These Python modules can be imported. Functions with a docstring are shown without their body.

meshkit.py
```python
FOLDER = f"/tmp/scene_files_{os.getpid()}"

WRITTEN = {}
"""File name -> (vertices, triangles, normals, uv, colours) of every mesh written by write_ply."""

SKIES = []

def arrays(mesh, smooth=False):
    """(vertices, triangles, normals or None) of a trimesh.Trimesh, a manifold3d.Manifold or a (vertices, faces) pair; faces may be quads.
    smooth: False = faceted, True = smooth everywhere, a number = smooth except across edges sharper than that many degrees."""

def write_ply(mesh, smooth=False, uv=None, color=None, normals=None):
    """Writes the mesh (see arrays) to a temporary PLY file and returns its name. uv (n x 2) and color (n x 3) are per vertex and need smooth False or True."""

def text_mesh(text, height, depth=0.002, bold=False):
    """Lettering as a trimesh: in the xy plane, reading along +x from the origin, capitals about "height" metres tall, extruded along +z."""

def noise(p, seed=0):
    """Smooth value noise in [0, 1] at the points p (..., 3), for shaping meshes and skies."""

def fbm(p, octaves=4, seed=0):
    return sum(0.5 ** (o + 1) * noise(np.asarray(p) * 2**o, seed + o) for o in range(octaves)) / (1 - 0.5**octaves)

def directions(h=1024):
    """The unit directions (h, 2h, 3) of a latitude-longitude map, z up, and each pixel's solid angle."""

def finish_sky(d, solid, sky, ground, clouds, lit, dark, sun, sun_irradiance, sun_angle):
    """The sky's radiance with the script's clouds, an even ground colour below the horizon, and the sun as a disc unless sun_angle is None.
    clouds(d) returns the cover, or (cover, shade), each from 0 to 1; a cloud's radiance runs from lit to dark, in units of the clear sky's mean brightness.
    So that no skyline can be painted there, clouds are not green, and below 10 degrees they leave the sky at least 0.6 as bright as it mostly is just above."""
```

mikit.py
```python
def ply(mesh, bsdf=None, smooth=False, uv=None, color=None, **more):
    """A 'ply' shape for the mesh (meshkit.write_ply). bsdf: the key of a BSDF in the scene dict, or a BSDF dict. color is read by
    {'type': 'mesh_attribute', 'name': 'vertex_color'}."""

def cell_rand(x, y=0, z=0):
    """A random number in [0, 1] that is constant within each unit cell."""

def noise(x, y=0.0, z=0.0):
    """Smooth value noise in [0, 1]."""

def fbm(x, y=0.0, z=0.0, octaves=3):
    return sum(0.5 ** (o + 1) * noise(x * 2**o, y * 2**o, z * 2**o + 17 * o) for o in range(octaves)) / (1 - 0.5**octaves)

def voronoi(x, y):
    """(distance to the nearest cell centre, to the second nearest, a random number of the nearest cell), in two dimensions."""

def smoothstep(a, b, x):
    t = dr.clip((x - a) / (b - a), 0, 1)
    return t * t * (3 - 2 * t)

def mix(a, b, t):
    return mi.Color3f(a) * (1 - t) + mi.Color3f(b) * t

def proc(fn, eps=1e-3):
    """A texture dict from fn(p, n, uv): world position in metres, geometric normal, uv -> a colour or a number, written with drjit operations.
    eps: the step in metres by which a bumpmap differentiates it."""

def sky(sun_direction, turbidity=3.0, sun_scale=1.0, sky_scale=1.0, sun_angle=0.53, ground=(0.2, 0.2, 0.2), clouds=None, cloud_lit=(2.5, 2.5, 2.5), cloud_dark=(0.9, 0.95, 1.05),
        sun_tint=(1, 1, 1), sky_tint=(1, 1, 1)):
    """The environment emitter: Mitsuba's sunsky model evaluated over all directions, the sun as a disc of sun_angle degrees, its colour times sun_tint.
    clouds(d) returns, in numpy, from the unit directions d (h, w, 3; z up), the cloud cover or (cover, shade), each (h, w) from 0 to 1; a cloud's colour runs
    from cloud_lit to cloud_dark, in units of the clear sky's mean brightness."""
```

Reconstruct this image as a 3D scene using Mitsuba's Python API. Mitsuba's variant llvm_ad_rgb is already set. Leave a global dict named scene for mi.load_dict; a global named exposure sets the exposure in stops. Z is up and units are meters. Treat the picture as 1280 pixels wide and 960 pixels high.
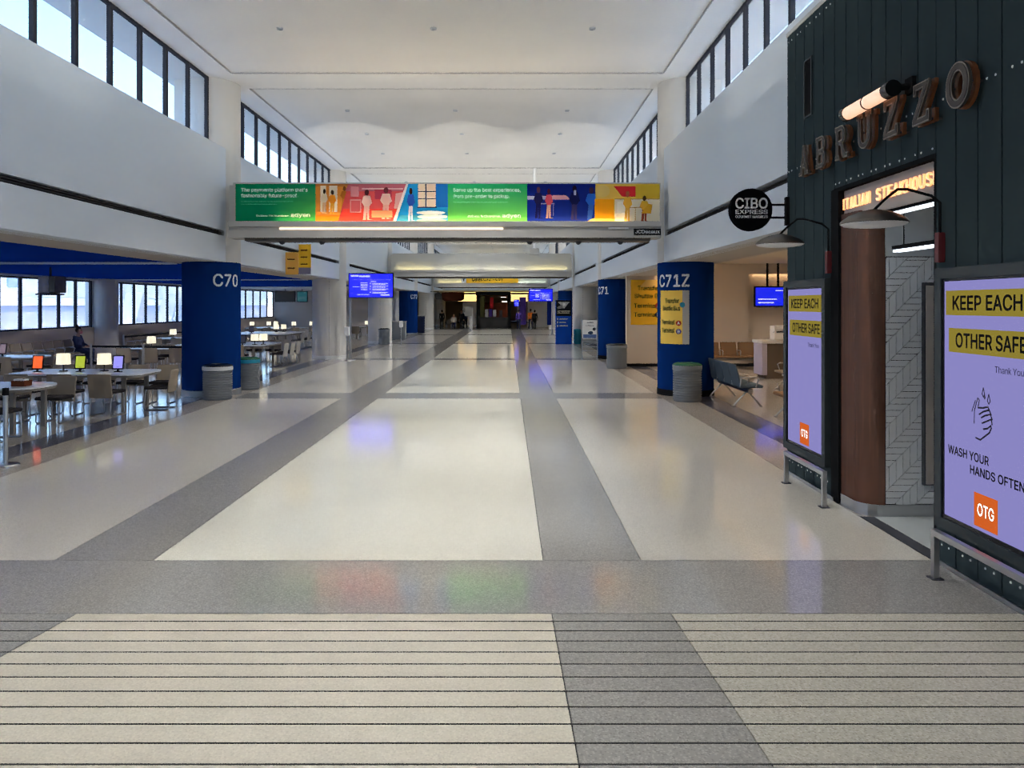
import math, random
import numpy as np, trimesh, manifold3d as m3, mitsuba as mi, drjit as dr
import mikit, meshkit
from mikit import proc, noise, fbm, voronoi, cell_rand, smoothstep, mix
from shapely.geometry import Polygon, box as sbox
from shapely import affinity

random.seed(7); np.random.seed(7)
T = mi.ScalarTransform4f
scene, labels = {}, {}

# ------------------------------------------------------------------ camera, sky, exposure
EYE = 2.1
scene['camera'] = {'type': 'perspective', 'fov': 2 * math.degrees(math.atan(640 / 950)), 'fov_axis': 'x',
                   'to_world': T().look_at(origin=[0, 0, EYE], target=[0, 10, EYE], up=[0, 0, 1]),
                   'principal_point_offset_x': 5.5 / 1280, 'principal_point_offset_y': 99 / 960,
                   'near_clip': 0.05, 'far_clip': 1000.0}
exposure = 0.75
SKY = 8.0
scene['sky'] = {**mikit.sky((0.42, -0.25, 0.87), turbidity=3.5, sun_scale=SKY * 1.6, sky_scale=SKY, ground=(0.42, 0.42, 0.42),
                            sky_tint=(0.92, 1.04, 1.08)), 'sampling_weight': 8.0}
UPLIGHT = 5.0          # linear uplights on the crossbeams
BEAMSPOT = 140.0        # aimed uplights inside the beam tops
DOWN = 70.0            # recessed ceiling downlights
LEDGE = 10.0            # strip lights along the crossbeam ledges

# ------------------------------------------------------------------ helpers
def lin(h):
    h = h.lstrip('#')
    c = [int(h[i:i + 2], 16) / 255 for i in (0, 2, 4)]
    return [x / 12.92 if x <= 0.04045 else ((x + 0.055) / 1.055) ** 2.4 for x in c]

def rgb(h): return {'type': 'rgb', 'value': lin(h)}

def diffuse(name, h):
    scene[name] = {'type': 'twosided', 'bsdf': {'type': 'diffuse', 'reflectance': rgb(h)}}
    return name

def gloss(name, h, alpha=0.2):
    scene[name] = {'type': 'twosided', 'bsdf': {'type': 'roughplastic', 'diffuse_reflectance': rgb(h), 'alpha': alpha, 'nonlinear': False}}
    return name

def metal(name, h, rough=0.3):
    scene[name] = {'type': 'twosided', 'bsdf': {'type': 'principled', 'base_color': rgb(h), 'metallic': 1.0, 'roughness': rough}}
    return name

def emitter(h, k, w=1.0):
    return {'emitter': {'type': 'area', 'radiance': {'type': 'rgb', 'value': [x * k for x in lin(h)]}, 'sampling_weight': float(w)}}

counts = {}
def numbered(key):
    n = counts.get(key, 0); counts[key] = n + 1
    return key if n == 0 else f'{key}_{n:03d}'

def thing(name, label, cat, group=None, kind=None):
    key = numbered(name)
    labels[key] = {'label': label, 'category': cat}
    if group: labels[key]['group'] = group
    if kind: labels[key]['kind'] = kind
    return key

def part(parent, name, mesh, m, smooth=False, label=None, kind=None, color=None, **more):
    key = numbered(parent + '__' + name)
    scene[key] = mikit.ply(mesh, m, smooth, color=color, **more)
    if label or kind:
        labels[key] = {}
        if label: labels[key]['label'] = label
        if kind: labels[key]['kind'] = kind
    return key

def whole(key, mesh, m, smooth=False, color=None, **more):
    scene[key] = mikit.ply(mesh, m, smooth, color=color, **more)
    return key

def letters(parent, mesh, m, **more):
    for g_ in mesh.split(only_watertight=False): part(parent, 'letter', trimesh.Trimesh(g_.vertices, g_.faces, process=False), m, **more)

class Proto:
    """A kind of thing built once; every copy gets entries of its own."""
    def __init__(self): self.items, self.n = [], {}
    def add(self, name, mesh, m, smooth=False, **more):
        n = self.n.get(name, 0); self.n[name] = n + 1
        full = name if n == 0 else f'{name}_{n:03d}'
        self.items.append((full, mikit.ply(mesh, m, smooth, **more)))
        return full
    def place(self, key, tr, skip=(), swap=None):
        for rel, d in self.items:
            if rel in skip: continue
            d = {**d, 'to_world': tr}
            if swap and rel in swap: d = {**d, **swap[rel]}
            scene[key + '__' + rel] = d
        return key

def tf(x, y, z=0.0, deg=0.0): return T().translate([x, y, z]).rotate([0, 0, 1], deg)

BF = np.array([[0, 2, 3], [0, 3, 1], [4, 5, 7], [4, 7, 6], [0, 1, 5], [0, 5, 4], [2, 6, 7], [2, 7, 3], [0, 4, 6], [0, 6, 2], [1, 3, 7], [1, 7, 5]])
def bx(x0, x1, y0, y1, z0, z1):
    v = np.array([[x, y, z] for z in sorted((z0, z1)) for y in sorted((y0, y1)) for x in sorted((x0, x1))], float)
    f = np.array([[0, 2, 3], [0, 3, 1], [4, 5, 7], [4, 7, 6], [0, 1, 5], [0, 5, 4], [2, 6, 7], [2, 7, 3], [0, 4, 6], [0, 6, 2], [1, 3, 7], [1, 7, 5]])
    return trimesh.Trimesh(v, f, process=False)

def cat(*ms):
    ms = [m for g in ms for m in (g if isinstance(g, (list, tuple)) else [g])]
    return trimesh.util.concatenate(ms)

def man(m):
    q = m.to_mesh()
    return trimesh.Trimesh(np.array(q.vert_properties[:, :3]), np.array(q.tri_verts), process=False)

def rbox(x0, x1, y0, y1, z0, z1, r=0.01, seg=8):
    s = m3.Manifold.sphere(r, seg)
    return man(m3.Manifold.batch_hull([s.translate((x, y, z)) for x in (x0 + r, x1 - r) for y in (y0 + r, y1 - r) for z in (z0 + r, z1 - r)]))

def tube(pts, r, n=8, cap=True):
    p = np.array(pts, float); m = len(p); t = np.gradient(p, axis=0) if m > 2 else np.array([p[1] - p[0]] * 2)
    t /= np.linalg.norm(t, axis=1, keepdims=True) + 1e-12
    u = np.cross(t[0], [0, 0, 1.0]) if abs(t[0][2]) < 0.9 else np.cross(t[0], [1.0, 0, 0])
    rings = []
    for i in range(m):
        u = u - t[i] * (u @ t[i]); u /= np.linalg.norm(u); w = np.cross(t[i], u)
        rings.append([p[i] + r * (math.cos(a) * u + math.sin(a) * w) for a in np.arange(n) * 2 * math.pi / n])
    v = np.array(rings).reshape(-1, 3); f = []
    for i in range(m - 1):
        for j in range(n):
            a, b = i * n + j, i * n + (j + 1) % n
            f += [[a, b, b + n], [a, b + n, a + n]]
    if cap:
        k = len(v); v = np.vstack([v, p[0], p[-1]])
        for j in range(n):
            f += [[k, (j + 1) % n, j], [k + 1, (m - 1) * n + j, (m - 1) * n + (j + 1) % n]]
    return trimesh.Trimesh(v, f, process=False)

def lathe(prof, x=0.0, y=0.0, n=32, a0=0.0, a1=2 * math.pi):
    full = abs(a1 - a0 - 2 * math.pi) < 1e-6
    k = n if full else n + 1
    ang = a0 + (a1 - a0) * np.arange(k) / n
    v = np.array([[x + r * math.cos(a), y + r * math.sin(a), z] for r, z in prof for a in ang]); f = []
    for i in range(len(prof) - 1):
        for j in range(n):
            a, b = i * k + j, i * k + (j + 1) % k
            f += [[a, b, b + k], [a, b + k, a + k]]
    return trimesh.Trimesh(v, f, process=False)

def extrude(poly, h):
    gs = getattr(poly, 'geoms', [poly])
    return cat([trimesh.creation.extrude_polygon(g, h, engine='earcut') for g in gs if g.area > 1e-7])

def mapped(mesh, M):
    """mesh with its axes sent to the columns of the 3x4 matrix M."""
    M = np.array(M, float); m = mesh.copy(); m.vertices = np.array(mesh.vertices) @ M[:, :3].T + M[:, 3]
    if np.linalg.det(M[:, :3]) < 0: m.faces = np.array(m.faces)[:, ::-1]
    return m

def facing_cam(mesh, x, y, z, s=1.0): return mapped(mesh, [[s, 0, 0, x], [0, 0, -1, y], [0, s, 0, z]])           # flat thing seen from -y
def facing_left(mesh, x, y, z, sx=1.0, sy=1.0): return mapped(mesh, [[0, 0, -1, x], [-sx, 0, 0, y], [0, sy, 0, z]])  # on the right wall, seen from -x

def text(s, h, depth=0.002, bold=False, width=None, center=False):
    m = meshkit.text_mesh(s, h, depth, bold)
    b = m.bounds
    m.vertices = np.array(m.vertices) - [b[0][0], 0, 0]
    w = b[1][0] - b[0][0]
    if width: m.vertices = np.array(m.vertices) * [width / w, 1, 1]; w = width
    if center: m.vertices = np.array(m.vertices) - [w / 2, 0, 0]
    return m

class Print:
    """Flat print: coloured polygons in panel coordinates (x right, y up), one mesh with vertex colours."""
    def __init__(self): self.v, self.f, self.c, self.n, self.layer = [], [], [], 0, 0
    def poly(self, pts, colors, same_layer=False):
        if not same_layer: self.layer += 1
        p = Polygon(pts) if not hasattr(pts, 'geom_type') else pts
        for g in getattr(p, 'geoms', [p]):
            if g.area < 1e-9: continue
            v, f = trimesh.creation.triangulate_polygon(g, engine='earcut')
            self._put(np.c_[v, np.full(len(v), self.layer * 0.0004)], f, colors)
    def _put(self, v, f, colors):
        f = np.array(f); a, b, c = (np.array(v)[f[:, k], :2] for k in range(3))
        neg = (b[:, 0] - a[:, 0]) * (c[:, 1] - a[:, 1]) - (b[:, 1] - a[:, 1]) * (c[:, 0] - a[:, 0]) < 0
        f[neg] = f[neg][:, ::-1]
        self.v.append(v); self.f.append(f + self.n); self.n += len(v)
        self.c.append(np.array([colors(q) for q in v]) if callable(colors) else np.tile(lin(colors), (len(v), 1)))
    def rect(self, x0, y0, x1, y1, colors, nx=1, ny=1):
        self.layer += 1
        xs, ys = np.linspace(x0, x1, nx + 1), np.linspace(y0, y1, ny + 1)
        v = np.array([[x, y, self.layer * 0.0004] for y in ys for x in xs]); f = []
        for j in range(ny):
            for i in range(nx):
                a = j * (nx + 1) + i
                f += [[a, a + 1, a + nx + 2], [a, a + nx + 2, a + nx + 1]]
        self._put(v, f, colors)
    def ellipse(self, x, y, a, b, colors, n=20):
        self.poly([(x + a * math.cos(t), y + b * math.sin(t)) for t in np.arange(n) * 2 * math.pi / n], colors)
    def text(self, s, h, x, y, color, width=None, bold=False):
        m = text(s, h, 0.001, bold, width); self.layer += 1
        keep = np.array(m.face_normals)[:, 2] > 0.5
        f = np.array(m.faces)[keep]; v = np.array(m.vertices); v[:, 2] = self.layer * 0.0004
        used = np.unique(f); back = np.zeros(len(v), int); back[used] = np.arange(len(used))
        self._put(v[used] + [x, y, 0], back[f], color)
    def mesh(self):
        return trimesh.Trimesh(np.vstack(self.v), np.vstack(self.f), process=False), np.vstack(self.c)

# ------------------------------------------------------------------ materials
def terrazzo(name, base, light, dark, scale, alpha, wear=0.06):
    b, l, d = lin(base), lin(light), lin(dark)
    def fn(p, n, uv):
        d1, d2, w = voronoi(p.x * scale, p.y * scale)
        chip = dr.select(d1 < 0.42, mi.Float(1), 0) * dr.select(w > 0.62, mi.Float(1), 0)
        chip2 = dr.select(d1 < 0.40, mi.Float(1), 0) * dr.select(w < 0.25, mi.Float(1), 0)
        c = mix(mix(b, l, chip), d, chip2)
        return c * (1 - wear + 2 * wear * fbm(p.x * 0.7, p.y * 0.7, 0.0, 3))
    scene[name] = {'type': 'twosided', 'bsdf': {'type': 'roughplastic', 'diffuse_reflectance': proc(fn), 'alpha': alpha, 'int_ior': 1.7 if alpha < 0.1 else 1.5, 'nonlinear': False}}
    return name

def wood_fn(p, n, uv):
    g = fbm(p.x * 22 + p.y * 22, p.z * 1.1, p.y * 3, 4)
    s = fbm((p.x + p.y) * 120, p.z * 3.0, 0.0, 2)
    return mix(mix(lin('#331708'), lin('#5a2f14'), g), lin('#6b3c1c'), smoothstep(0.55, 0.9, s) * 0.35)

def ceiling_fn(p, n, uv):
    return mi.Color3f(0.82, 0.80, 0.755) * (0.95 + 0.08 * fbm(p.x * 0.4, p.y * 0.8, 0.0, 3)) * (0.985 + 0.03 * noise(p.x * 60, p.y * 60))

CREAM = terrazzo('mat_terrazzo_cream', '#d6d4c8', '#dedcd1', '#cecbbf', 80, 0.012)
BEIGE = terrazzo('mat_terrazzo_beige', '#b5b1a8', '#bdb9b0', '#aca89f', 80, 0.012)
GREY = terrazzo('mat_terrazzo_grey', '#7a7977', '#868583', '#6e6d6c', 70, 0.012)
DARKF = terrazzo('mat_terrazzo_dark', '#4b4c58', '#5e5f6a', '#3f404c', 70, 0.012)
TAUPEF = terrazzo('mat_terrazzo_taupe', '#938d86', '#a49d95', '#857f79', 70, 0.012)
RCREAM = terrazzo('mat_ramp_cream', '#c6c0b1', '#cdc7b8', '#beb8a9', 80, 0.30)
RGREY = terrazzo('mat_ramp_grey', '#7b7a77', '#888784', '#6e6d6b', 75, 0.30)
RBEIGE = terrazzo('mat_ramp_beige', '#a5a297', '#b2afa4', '#959288', 75, 0.28)
scene['mat_ceiling'] = {'type': 'twosided', 'bsdf': {'type': 'diffuse', 'reflectance': proc(ceiling_fn)}}
scene['mat_wood'] = {'type': 'twosided', 'bsdf': {'type': 'roughplastic', 'diffuse_reflectance': proc(wood_fn), 'alpha': 0.45, 'nonlinear': False}}
scene['mat_print'] = {'type': 'twosided', 'bsdf': {'type': 'diffuse', 'reflectance': {'type': 'mesh_attribute', 'name': 'vertex_color'}}}
scene['mat_glass'] = {'type': 'thindielectric', 'int_ior': 1.5}
PRINT, WOOD, CEIL, GLASS = 'mat_print', 'mat_wood', 'mat_ceiling', 'mat_glass'
FASCIA = diffuse('mat_fascia', '#cbd1d7')
COLW = diffuse('mat_column_white', '#cdcac4')
SOFFIT = diffuse('mat_soffit', '#b4aca2')
WHITE = diffuse('mat_white', '#e6e6e4')
BEIGEW = diffuse('mat_beige_wall', '#c8bcae')
GREYW = diffuse('mat_grey_wall', '#a39c96')
BLUE = diffuse('mat_blue_paint', '#0a2961')
NAVYC = diffuse('mat_navy_ceiling', '#0c2f86')
BLACK = diffuse('mat_black', '#17181a')
DARKG = diffuse('mat_dark_frame', '#3a3c42')
GROUT = diffuse('mat_dark_joint', '#3c3d40')
STRIP = diffuse('mat_grip_strip', '#2c2d2f')
BOARD = diffuse('mat_board', '#2c363a')
CASING = gloss('mat_casing', '#1c292e', 0.4)
BLACKG = gloss('mat_black_gloss', '#0c0d0f', 0.15)
STEEL = metal('mat_steel', '#b9bbbd', 0.32)
CHROME = metal('mat_chrome', '#d2d4d6', 0.15)
BRONZE = metal('mat_bronze', '#56524e', 0.38)
GREYP = diffuse('mat_grey_panel', '#a9a7a3')
LEDGEM = diffuse('mat_ledge', '#b6b4b0')
TAUPE = diffuse('mat_taupe_fabric', '#8a7f70')
DKSEAT = diffuse('mat_dark_seat', '#2c2a2b')
LTSEAT = diffuse('mat_light_seat', '#b5b0a6')
BROWN = diffuse('mat_brown_leather', '#7a6048')
SLATE = diffuse('mat_slate_seat', '#4a5560')
TABLEW = gloss('mat_table_top', '#d3d6da', 0.12)
TLEG = diffuse('mat_table_leg', '#7d7871')
BING = gloss('mat_bin_grey', '#757a7f', 0.3)
BINW = gloss('mat_bin_white', '#c9cbcc', 0.3)
GREENL = gloss('mat_green_lid', '#1d5a40', 0.3)
TEAL = gloss('mat_teal', '#1584a0', 0.3)
YELLOW = diffuse('mat_yellow_sign', '#e6b437')
SKIN = diffuse('mat_skin', '#b98a70')
HAIRM = diffuse('mat_hair', '#1d1714')
ROOFM = diffuse('mat_roof_membrane', '#e2e1de')
CONC = diffuse('mat_concrete', '#d8d4cc')
TILE = gloss('mat_tile', '#e2e6e8', 0.2)
PLASTER = diffuse('mat_plaster', '#bcc3c6')
REDBOX = gloss('mat_red_box', '#5a1f24', 0.3)
ORANGEC = diffuse('mat_orange_cloth', '#d9752c')
NAVYCL = diffuse('mat_navy_cloth', '#1c2238')
PURPLE = diffuse('mat_purple', '#4b3a86')
RED = diffuse('mat_red', '#a8252c')
BROWNM = diffuse('mat_brown_panel', '#5e3424')
PINK = diffuse('mat_pink', '#d98a90')

# ------------------------------------------------------------------ layout constants
P, R0 = 11.85, 17.95
def R(k): return R0 + P * k
KMIN, KMAX = -2, 5                       # column rows
XL, XR = -6.5, 3.62                      # faces of the wall bands
CXL, CXR, CR = -6.99, 4.2, 0.65          # columns
WXL, WXR = -6.85, 4.1                    # clerestory glass
ZB, ZS, ZC = 3.085, 5.70, 7.30           # underside of the band, window sill, ceiling
EXL = -15.9                              # outer wall of the left waiting area
Y0, Y1 = R(KMIN), 79.0

# ------------------------------------------------------------------ floor
fl = thing('floor', 'polished terrazzo concourse floor with cream fields and grey bands', 'floor', kind='structure')
part(fl, 'slab', bx(-17, 14, 5.16, 98, -0.3, -0.012), GROUT)
g = 0.003
def slab(parent, x0, x1, y0, y1, m, name='terrazzo_panel'):
    part(parent, name, bx(x0 + g, x1 - g, y0 + g, y1 - g, -0.012, 0), m)
strips = [(-6.17, -3.73, BEIGE), (-3.73, -2.913, GREY), (-2.913, 0.292, CREAM), (0.292, 1.096, GREY), (1.096, 3.49, BEIGE)]
for k in range(-1, 6):
    yb0, yb1 = 17.02 + P * k, 18.10 + P * k
    slab(fl, -6.17, 3.49, yb0, yb1, GREY)
    for x0, x1, m in strips:
        slab(fl, x0, x1, yb1, min(yb0 + P, 98), m)
    ya, yb = (yb0, yb0 + P) if k < 5 else (yb0, 98)
    for x0, x1, m in ((-6.79, -6.17, TAUPEF), (-7.36, -6.79, DARKF), (3.49, 4.15, TAUPEF), (4.15, 4.72, DARKF), (-16.2, -7.36, TAUPEF), (4.72, 12.5, TAUPEF)):
        slab(fl, x0, x1, ya, yb, m)

# ramp in front: rises towards the camera, with dark anti-slip strips
rp = thing('floor_ramp', 'gently sloping terrazzo ramp with dark anti-slip strips across it', 'ramp', kind='structure')
SL, YR = 0.0853, 5.17
def sloped(x0, x1, y0, y1, t0, t1):
    m = bx(x0, x1, y0, y1, t0, t1); v = np.array(m.vertices); v[:, 2] += SL * (YR - v[:, 1]); m.vertices = v; return m
part(rp, 'slab', sloped(-16.2, 12, -6, YR, -0.6, -0.012), GROUT)
rstrips = [(-6.17, -3.73, RBEIGE), (-3.73, -2.93, RGREY), (-2.93, 0.30, RCREAM), (0.30, 1.11, RGREY), (1.11, 3.49, RBEIGE)]
edges = [5.17] + [5.19 - 0.1815 * i for i in range(1, 14)]
for a, b in zip(edges[:-1], edges[1:]):
    for x0, x1, m in rstrips:
        part(rp, 'terrazzo_panel', sloped(x0 + g, x1 - g, b + 0.006, a - 0.006, -0.012, 0), m)
    part(rp, 'grip_strip', sloped(-6.17, 3.49, b - 0.006, b + 0.006, -0.011, 0.0012), STRIP)
for x0, x1, m in rstrips:
    part(rp, 'terrazzo_panel', sloped(x0 + g, x1 - g, -6, edges[-1] - 0.006, -0.012, 0), m)
part(rp, 'terrazzo_panel', sloped(-16.2, -6.17, -6, YR, -0.012, 0), TAUPEF)
part(rp, 'terrazzo_panel', sloped(3.49, 12, -6, YR, -0.012, 0), TAUPEF)

# ------------------------------------------------------------------ ceiling
ce = thing('ceiling', 'high pale concrete ceiling with crossbands and long joints', 'ceiling', kind='structure')
part(ce, 'roof_deck', bx(WXL - 0.1, WXR + 0.1, Y0 - 8, Y1, ZC + 0.06, ZC + 0.35), CONC)
for k in range(KMIN, KMAX + 1):
    part(ce, 'cross_band', bx(WXL, WXR, R(k) - 0.85, R(k) + 0.35, ZC, ZC + 0.06), CEIL)
    a, b = R(k) + 0.35, min(R(k + 1) - 0.85, Y1)
    part(ce, 'ceiling_panel', bx(-6.2, 3.49, a + 0.01, b - 0.01, ZC + 0.025, ZC + 0.06), CEIL)
    part(ce, 'edge_strip', bx(WXL, -6.23, a, b, ZC, ZC + 0.06), CEIL)
    part(ce, 'edge_strip', bx(3.52, WXR, a, b, ZC, ZC + 0.06), CEIL)
    for ty in (a, b):
        part(ce, 'joint_trim', bx(-6.2, 3.49, ty - 0.015, ty + 0.015, ZC - 0.003, ZC + 0.02), GREYP)
    for sx in (-6.215, 3.505):
        part(ce, 'joint_trim', bx(sx - 0.012, sx + 0.012, a + 0.05, b - 0.05, ZC - 0.004, ZC + 0.01), GREYP)
part(ce, 'cross_band', bx(WXL, WXR, Y0 - 8, Y0 - 0.85, ZC, ZC + 0.06), CEIL)
for k in range(-1, 6):
    for i, dy in enumerate((-9.4, -6.6, -3.6)):
        for x in (-4.3, -1.4, 1.6):
            y = R(k) + dy
            part(ce, 'downlight', lathe([(0.035, ZC + 0.02), (0.04, ZC - 0.004), (0.06, ZC - 0.006), (0.065, ZC + 0.03)], x, y, 12), STEEL)
            if x == -1.4 and i != 1 and k < 5:
                scene[f'downlight_lamp_{k + 1}_{i}'] = {'type': 'spot', 'to_world': T().look_at(origin=[x, y, ZC - 0.01], target=[x, y, 0], up=[0, 1, 0]),
                    'intensity': {'type': 'rgb', 'value': [DOWN, DOWN * 0.975, DOWN * 0.93]}, 'cutoff_angle': 54.0, 'beam_width': 30.0, 'sampling_weight': 3.0}

# ------------------------------------------------------------------ side walls: bands, slots, soffits, roofs
wl = thing('wall_left', 'long pale wall band above the left waiting area with slot vents', 'wall', kind='structure')
wr = thing('wall_right', 'long pale wall band above the right side with slot vents', 'wall', kind='structure')
for w, s in ((wl, -1), (wr, 1)):
    X = XL if s < 0 else XR
    f0, f1 = (X - 0.45, X) if s < 0 else (X, X + 0.45)
    for k in range(KMIN, KMAX):
        a, b = R(k) + 0.36, R(k + 1) - 0.36
        s0, s1 = a + 1.1, b - 0.15
        part(w, 'fascia', cat(bx(f0, f1, a, b, ZB, 3.68), bx(f0, f1, a, b, 3.80, ZS), bx(f0, f1, a, s0, 3.68, 3.80), bx(f0, f1, s1, b, 3.68, 3.80)), FASCIA)
        bk = X + s * 0.12
        part(w, 'linear_vent', cat(bx(bk, bk + s * 0.03, s0, s1, 3.68, 3.80), *[bx(X + s * 0.04, X + s * 0.12, s0, s1, z, z + 0.008) for z in (3.715, 3.755)]), diffuse('mat_vent', '#4c4a4a'))
        so0, so1 = (X - 1.35, X - 0.2) if s < 0 else (X + 0.2, X + 1.3)
        part(w, 'soffit', bx(so0, so1, a - 0.72, b, ZB, ZB + 0.12), SOFFIT)
    x0, x1 = sorted((X + s * 0.45, X + s * 9.6))
    part(w, 'low_roof', bx(x0, x1, Y0, Y1, 4.0, 4.2), ROOFM)
    o0, o1 = (-7.94, WXL - 0.1) if s < 0 else (WXR + 0.1, 5.2)
    part(w, 'overhang', bx(o0, o1, Y0 - 8, Y1, ZC, ZC + 0.35), CONC)
    for k in range(KMIN, KMAX + 1):
        q0, q1 = (-7.7, -7.05) if s < 0 else (4.2, 4.95)
        part(w, 'pier', bx(q0, q1, R(k) - 0.4, R(k) + 0.4, 4.2, ZC), CONC)
    part(w, 'end_wall', bx(*sorted((X, X + s * 0.5)), R(KMAX) - 0.3, Y1, ZB, ZC), FASCIA)
    part(w, 'end_wall', bx(*sorted((X, X + s * 0.5)), Y0 - 8, Y0 + 0.4, 0.0, ZC), FASCIA)

# clerestory windows
n_window = 0
def window(x, a, b, z0, z1, n, label, depth=0.06, mw=0.085, sgn=1):
    global n_window
    n_window += 1
    key = f'window_{n_window}'
    labels[key] = {'label': label, 'category': 'window', 'kind': 'structure'}
    part(key, 'frame', cat(bx(x - depth / 2, x + depth / 2, a, b, z1 - 0.06, z1), bx(x - depth / 2, x + depth / 2, a, b, z0, z0 + 0.05)), DARKG)
    st = (b - a) / n
    for i in range(n + 1):
        c = a + st * i
        c = min(max(c, a + mw / 2), b - mw / 2)
        part(key, 'mullion', bx(x - depth / 2 - 0.006, x + depth / 2 + 0.006, c - mw / 2, c + mw / 2, z0, z1), DARKG)
    for i in range(n):
        part(key, 'pane', (np.array([[x, a + st * i, z0], [x, a + st * (i + 1), z0], [x, a + st * (i + 1), z1], [x, a + st * i, z1]]), np.array([[0, 1, 2], [0, 2, 3]])), GLASS)
ORD = ['first', 'second', 'third', 'fourth', 'fifth', 'sixth', 'seventh', 'eighth', 'ninth', 'tenth', 'eleventh', 'twelfth']
for k in range(KMIN, KMAX):
    bay = ORD[k + 1] if k >= -1 else None
    for side, x in (('left', WXL), ('right', WXR)):
        if k < -1: lab = f'high window band behind the viewer on the {side}'
        else: lab = f'high row of dark-framed panes under the ceiling, {bay} bay of the {side} side'
        window(x, R(k) + 0.62, R(k + 1) - 0.62, ZS, ZC, 10, lab)

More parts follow.
